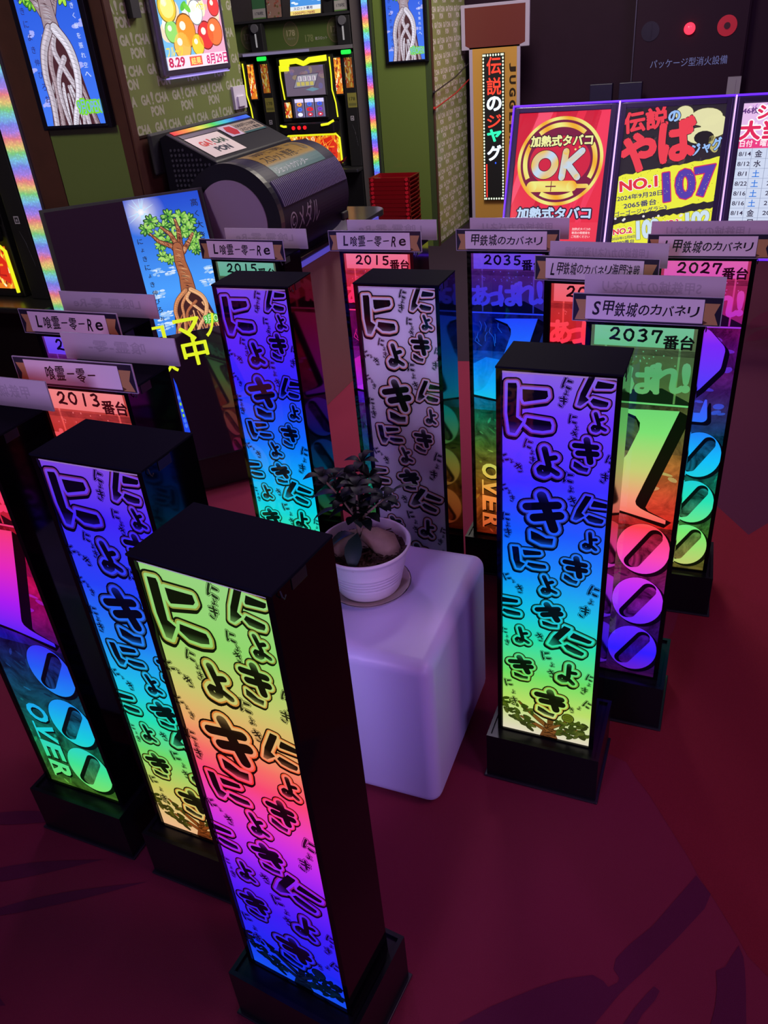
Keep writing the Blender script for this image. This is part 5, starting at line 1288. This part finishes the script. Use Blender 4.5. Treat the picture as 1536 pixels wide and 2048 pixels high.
def poster_yaba():
    A = Art((34, 481, -690, -36), .15); rd = random.Random(5); o = 518
    A.rect(0, 520, -700, 0, lin((40, 34, 42)), 0)
    for i in range(30): A.ell(rd.uniform(30, 490), rd.uniform(-330, -40), rd.uniform(6, 34), rd.uniform(4, 14), lin(rd.choice(((58, 50, 58), (30, 26, 34), (70, 60, 60)))), 1, rot=rd.uniform(0, 90), n=10)
    # plain cream shapes of the background
    for x, z, r1, r2 in ((300, -70, 40, 34), (400, -90, 70, 40), (440, -130, 60, 50), (380, -170, 60, 36)): A.ell(x, z, r1+3, r2+3, lin((60, 55, 30)), 2, n=20); A.ell(x, z, r1, r2, lin((226, 222, 170)), 3, n=20)
    A.ell(400, -180, 44, 30, lin((26, 22, 26)), 4, n=14); A.ell(445, -210, 20, 40, lin((190, 180, 110)), 4, rot=20, n=14)
    yel = lin((236, 236, 60))
    def band(x0z, x1z, h, lay, zl, zr):
        top = []; bot = []
        for i in range(31):
            t = i/30; x = 20+t*480; zt_ = zl+(zr-zl)*t; top.append((x, zt_+rd.uniform(-5, 5))); bot.append((x, zt_-h+rd.uniform(-5, 5)))
        for i in range(30): A.tri([top[i], top[i+1], bot[i+1], bot[i]], yel, lay)
        for i in range(120): 
            t = rd.random(); A.ell(20+t*480, zl+(zr-zl)*t-rd.uniform(0, h), rd.uniform(.8, 2.4), rd.uniform(.8, 2.2), lin((70, 70, 24)), lay+1, n=6)
    band(0, 0, 195, 5, -348, -262); band(0, 0, 200, 5, -575, -490)
    for i in range(14): A.ell(rd.uniform(40, 480), -540+rd.uniform(-18, 18)+0, 6, 6, lin((230, 225, 225)), 6, n=8)
    rd_, wh = lin((236, 62, 78)), lin((245, 245, 250))
    def both(s_, x, z, w_, h_, c, b_, rot=8, ol=lin((30, 20, 26)), r_=3.0, lay=8): A.text(s_, x, z, w_, h_, ol, lay, b_, rot, shifts=ring_shift(r_, 8)); A.text(s_, x, z, w_, h_, c, lay+1, b_, rot)
    both('伝説', 128, -92, 196, 92, rd_, .045); both('の', 257, -80, 50, 46, lin((150, 190, 245)), .05)
    both('や', 112, -238, 150, 165, rd_, .065); both('ば', 283, -186, 152, 180, rd_, .065, lay=10)
    both('ジャグ', 417, -221, 134, 52, lin((150, 190, 245)), .05, rot=14)
    both('NO.1', 130, -382, 176, 52, lin((226, 50, 66)), .04, rot=8, ol=wh)
    both('107', 362, -384, 236, 140, lin((84, 60, 170)), .045, rot=9, ol=lin((210, 40, 100)), r_=5)
    for i in range(70): A.stroke([(rd.uniform(250, 480), rd.uniform(-440, -330)), (rd.uniform(250, 480), rd.uniform(-440, -330))][:1]*2, 1.2, yel, 12, n=5)
    ink = lin((40, 36, 110))
    A.text('2024年9月28日', 142, -436, 208, 25, ink, 8, .02, 8); A.text('2065番台', 148, -474, 150, 27, ink, 8, .025, 8); A.text('ゴーゴージャグラー3', 155, -507, 238, 24, ink, 8, .02, 8)
    both('NO.2', 82, -601, 90, 28, lin((226, 50, 66)), .04, rot=8, ol=wh, r_=2)
    A.text('2025年12月8日', 90, -632, 110, 15, ink, 8, .02, 8); A.text('2080番台', 95, -652, 96, 17, ink, 8, .02, 8)
    both('102', 200, -590, 110, 90, lin((205, 225, 240)), .06, rot=8, ol=lin((170, 170, 60)), r_=3); both('NO.3', 300, -560, 70, 22, lin((226, 50, 66)), .04, rot=8, ol=wh, r_=2); both('102', 420, -548, 110, 80, lin((205, 225, 240)), .06, rot=8, ol=lin((170, 170, 60)), r_=3)
    return A
def poster_table():
    A = Art((36, 481, -690, -38), .15); rd = random.Random(8)
    A.rect(0, 520, -700, 0, lin((206, 216, 240)), 0); A.rect(0, 520, -190, 0, lin((232, 190, 236)), 1)
    for i in range(50): A.ell(rd.uniform(36, 480), rd.uniform(-185, -40), rd.uniform(3, 12), rd.uniform(2, 7), lin(rd.choice(((190, 120, 220), (250, 225, 250), (170, 100, 210)))), 2, rot=rd.uniform(0, 180), n=8)
    A.text('46枚', 68, -70, 66, 28, lin((90, 40, 120)), 3, .03)
    def both(s_, x, z, w_, h_): A.text(s_, x, z, w_, h_, (1, 1, 1), 4, .05, shifts=ring_shift(6, 10)); A.text(s_, x, z, w_, h_, lin((226, 40, 90)), 5, .05)
    both('ジャグ', 200, -78, 200, 64); both('大当リ', 160, -156, 250, 78); both('祭', 400, -110, 110, 110)
    A.rect(36, 482, -234, -192, lin((236, 60, 130)), 3); A.text('日付・曜日', 110, -213, 136, 28, lin((255, 230, 240)), 4, .03); A.text('番台・枚数', 330, -213, 150, 28, lin((255, 230, 240)), 4, .03)
    for i, (d, k, n) in enumerate((('8/14', '金', '2081'), ('8/12', '水', '2063'), ('8/1', '土', '2110'), ('8/22', '土', '2112'), ('8/16', '土', '2115'), ('8/16', '土', '2120'), ('8/14', '金', '2083'), ('8/10', '月', '2070'), ('8/9', '日', '2064'))):
        z = -258-i*43.4; A.text(d, 68, z, 52 if len(d) > 3 else 38, 19, lin((40, 30, 60)), 3, .012); A.text(k, 126, z, 30, 30, lin((40, 120, 220)) if k == '土' else lin((40, 30, 60)), 3, .02); A.text(n, 210, z, 66, 19, lin((40, 30, 60)), 3, .012); A.text('%d枚' % (5200-i*310), 380, z, 90, 19, lin((40, 30, 60)), 3, .012)
        A.rect(36, 482, z-22.3, z-21, lin((130, 140, 170)), 2)
    for x in (96, 158, 270): A.rect(x, x+1.6, -690, -234, lin((130, 140, 170)), 2)
    return A
poster_box(-1.045, 'leaning red poster reading OK in gold, leftmost of the violet-edged poster stands', poster_ok(), 'poster_ok_glow')
poster_box(-.527, 'leaning black and yellow poster with big 107, middle of the violet-edged stands', poster_yaba(), 'poster_yaba_glow')
poster_box(-.009, 'leaning white date table poster, cut off by the right picture edge', poster_table(), 'poster_table_glow')

# ------------------------------------------------------------------ back wall: fire cabinet and odds and ends
fc = thing('fire_cabinet', 'dark steel fire-equipment cabinet with red lamp in the back wall', 'cabinet', (-.80, 7.4, 0))
mb = MB(); mb.box(0, .80, -.10, -.001, .001, 2.2); obj('body', mb, mat('cabinet_dark', (.028, .012, .026), .5, spec=.12), fc)
mb = MB(); mb.box(.008, .792, -.112, -.101, .04, 2.19); obj('door', mb, mat('cabinet_door', (.032, .014, .029), .5, spec=.12), fc, bevel=.002)
mb = MB(); mb.box(-.004, .004, -.114, -.10, .04, 2.19); obj('door_edge', mb, mat('edge_grey', (.10, .09, .12), .3, metal=.5), fc)
mb = MB(); mb.cyl((.395, -.112, 1.338), (.395, -.135, 1.338), .040, .034, 24); mb.ico((.395, -.135, 1.338), .036, 2, sc=(1, .7, 1)); obj('red_lamp', mb, mat('alarm_lamp', (.4, .01, .02), .2, emit=lin((255, 40, 60)), estr=3.0), fc)
mb = MB(); mb.cyl((.145, -.1125, 1.34), (.145, -.1115, 1.34), .068, n=32); mb.box(0, 0, 0, 0, 0, 0)
mb = MB(); mb.cyl((.655, -.112, 1.338), (.655, -.118, 1.338), .068, n=36); mb.cyl((.655, -.118, 1.338), (.655, -.124, 1.338), .022, n=24, mi=1); obj('call_point', mb, [mat('sticker_red', (.50, .02, .03), .3, emit=lin((150, 16, 26)), estr=.35), mat('sticker_dark', (.06, .01, .015), .4)], fc)
mb = MB(); mb.cyl((.115, -.1125, 1.34), (.115, -.1165, 1.34), .066, n=30); mb.box(.104, .126, -.122, -.116, 1.29, 1.39); obj('handle', mb, mat('handle_dark', (.012, .008, .012), .3), fc)
A = Art(None, .3); A.text('パッケージ型消火設備', 410, 1120, 552, 58, (.26, .36, .72), 1, .0); A.text('音響', 655, 1300, 60, 10, (.3, .2, .3), 1, .0)
art_obj('lettering', A, ink_print(.4), fc, (0, -.1128, 0))
for i, (u, lb) in enumerate(((-1.0, 'left'), (-.78, 'right'))):
    mb = MB(); mb.box(-.085, .085, -.07, 0, 0, .16); mb.box(-.02, .02, -.02, .24, .05, .11)
    tag(obj('wall_pad', mb, mat('pad_navy', (.014, .010, .04), .4), loc=(u+.0, 7.16, .86), bevel=.004), '%s of two navy pads on the back wall above the poster stands' % lb, 'wall pad')
mb = MB(); mb.box(-.045, .045, -.02, .02, .02, 1.02); mb.box(-.10, .10, -.10, .10, .0012, .02); mb.box(-.012, .012, -.024, -.02, .1, 1.0)
tag(obj('barrier_post', mb, mat('post_pale', (.34, .32, .36), .35), loc=(-.045, 7.05, 0)), 'pale grey upright post behind the right poster stands', 'post')
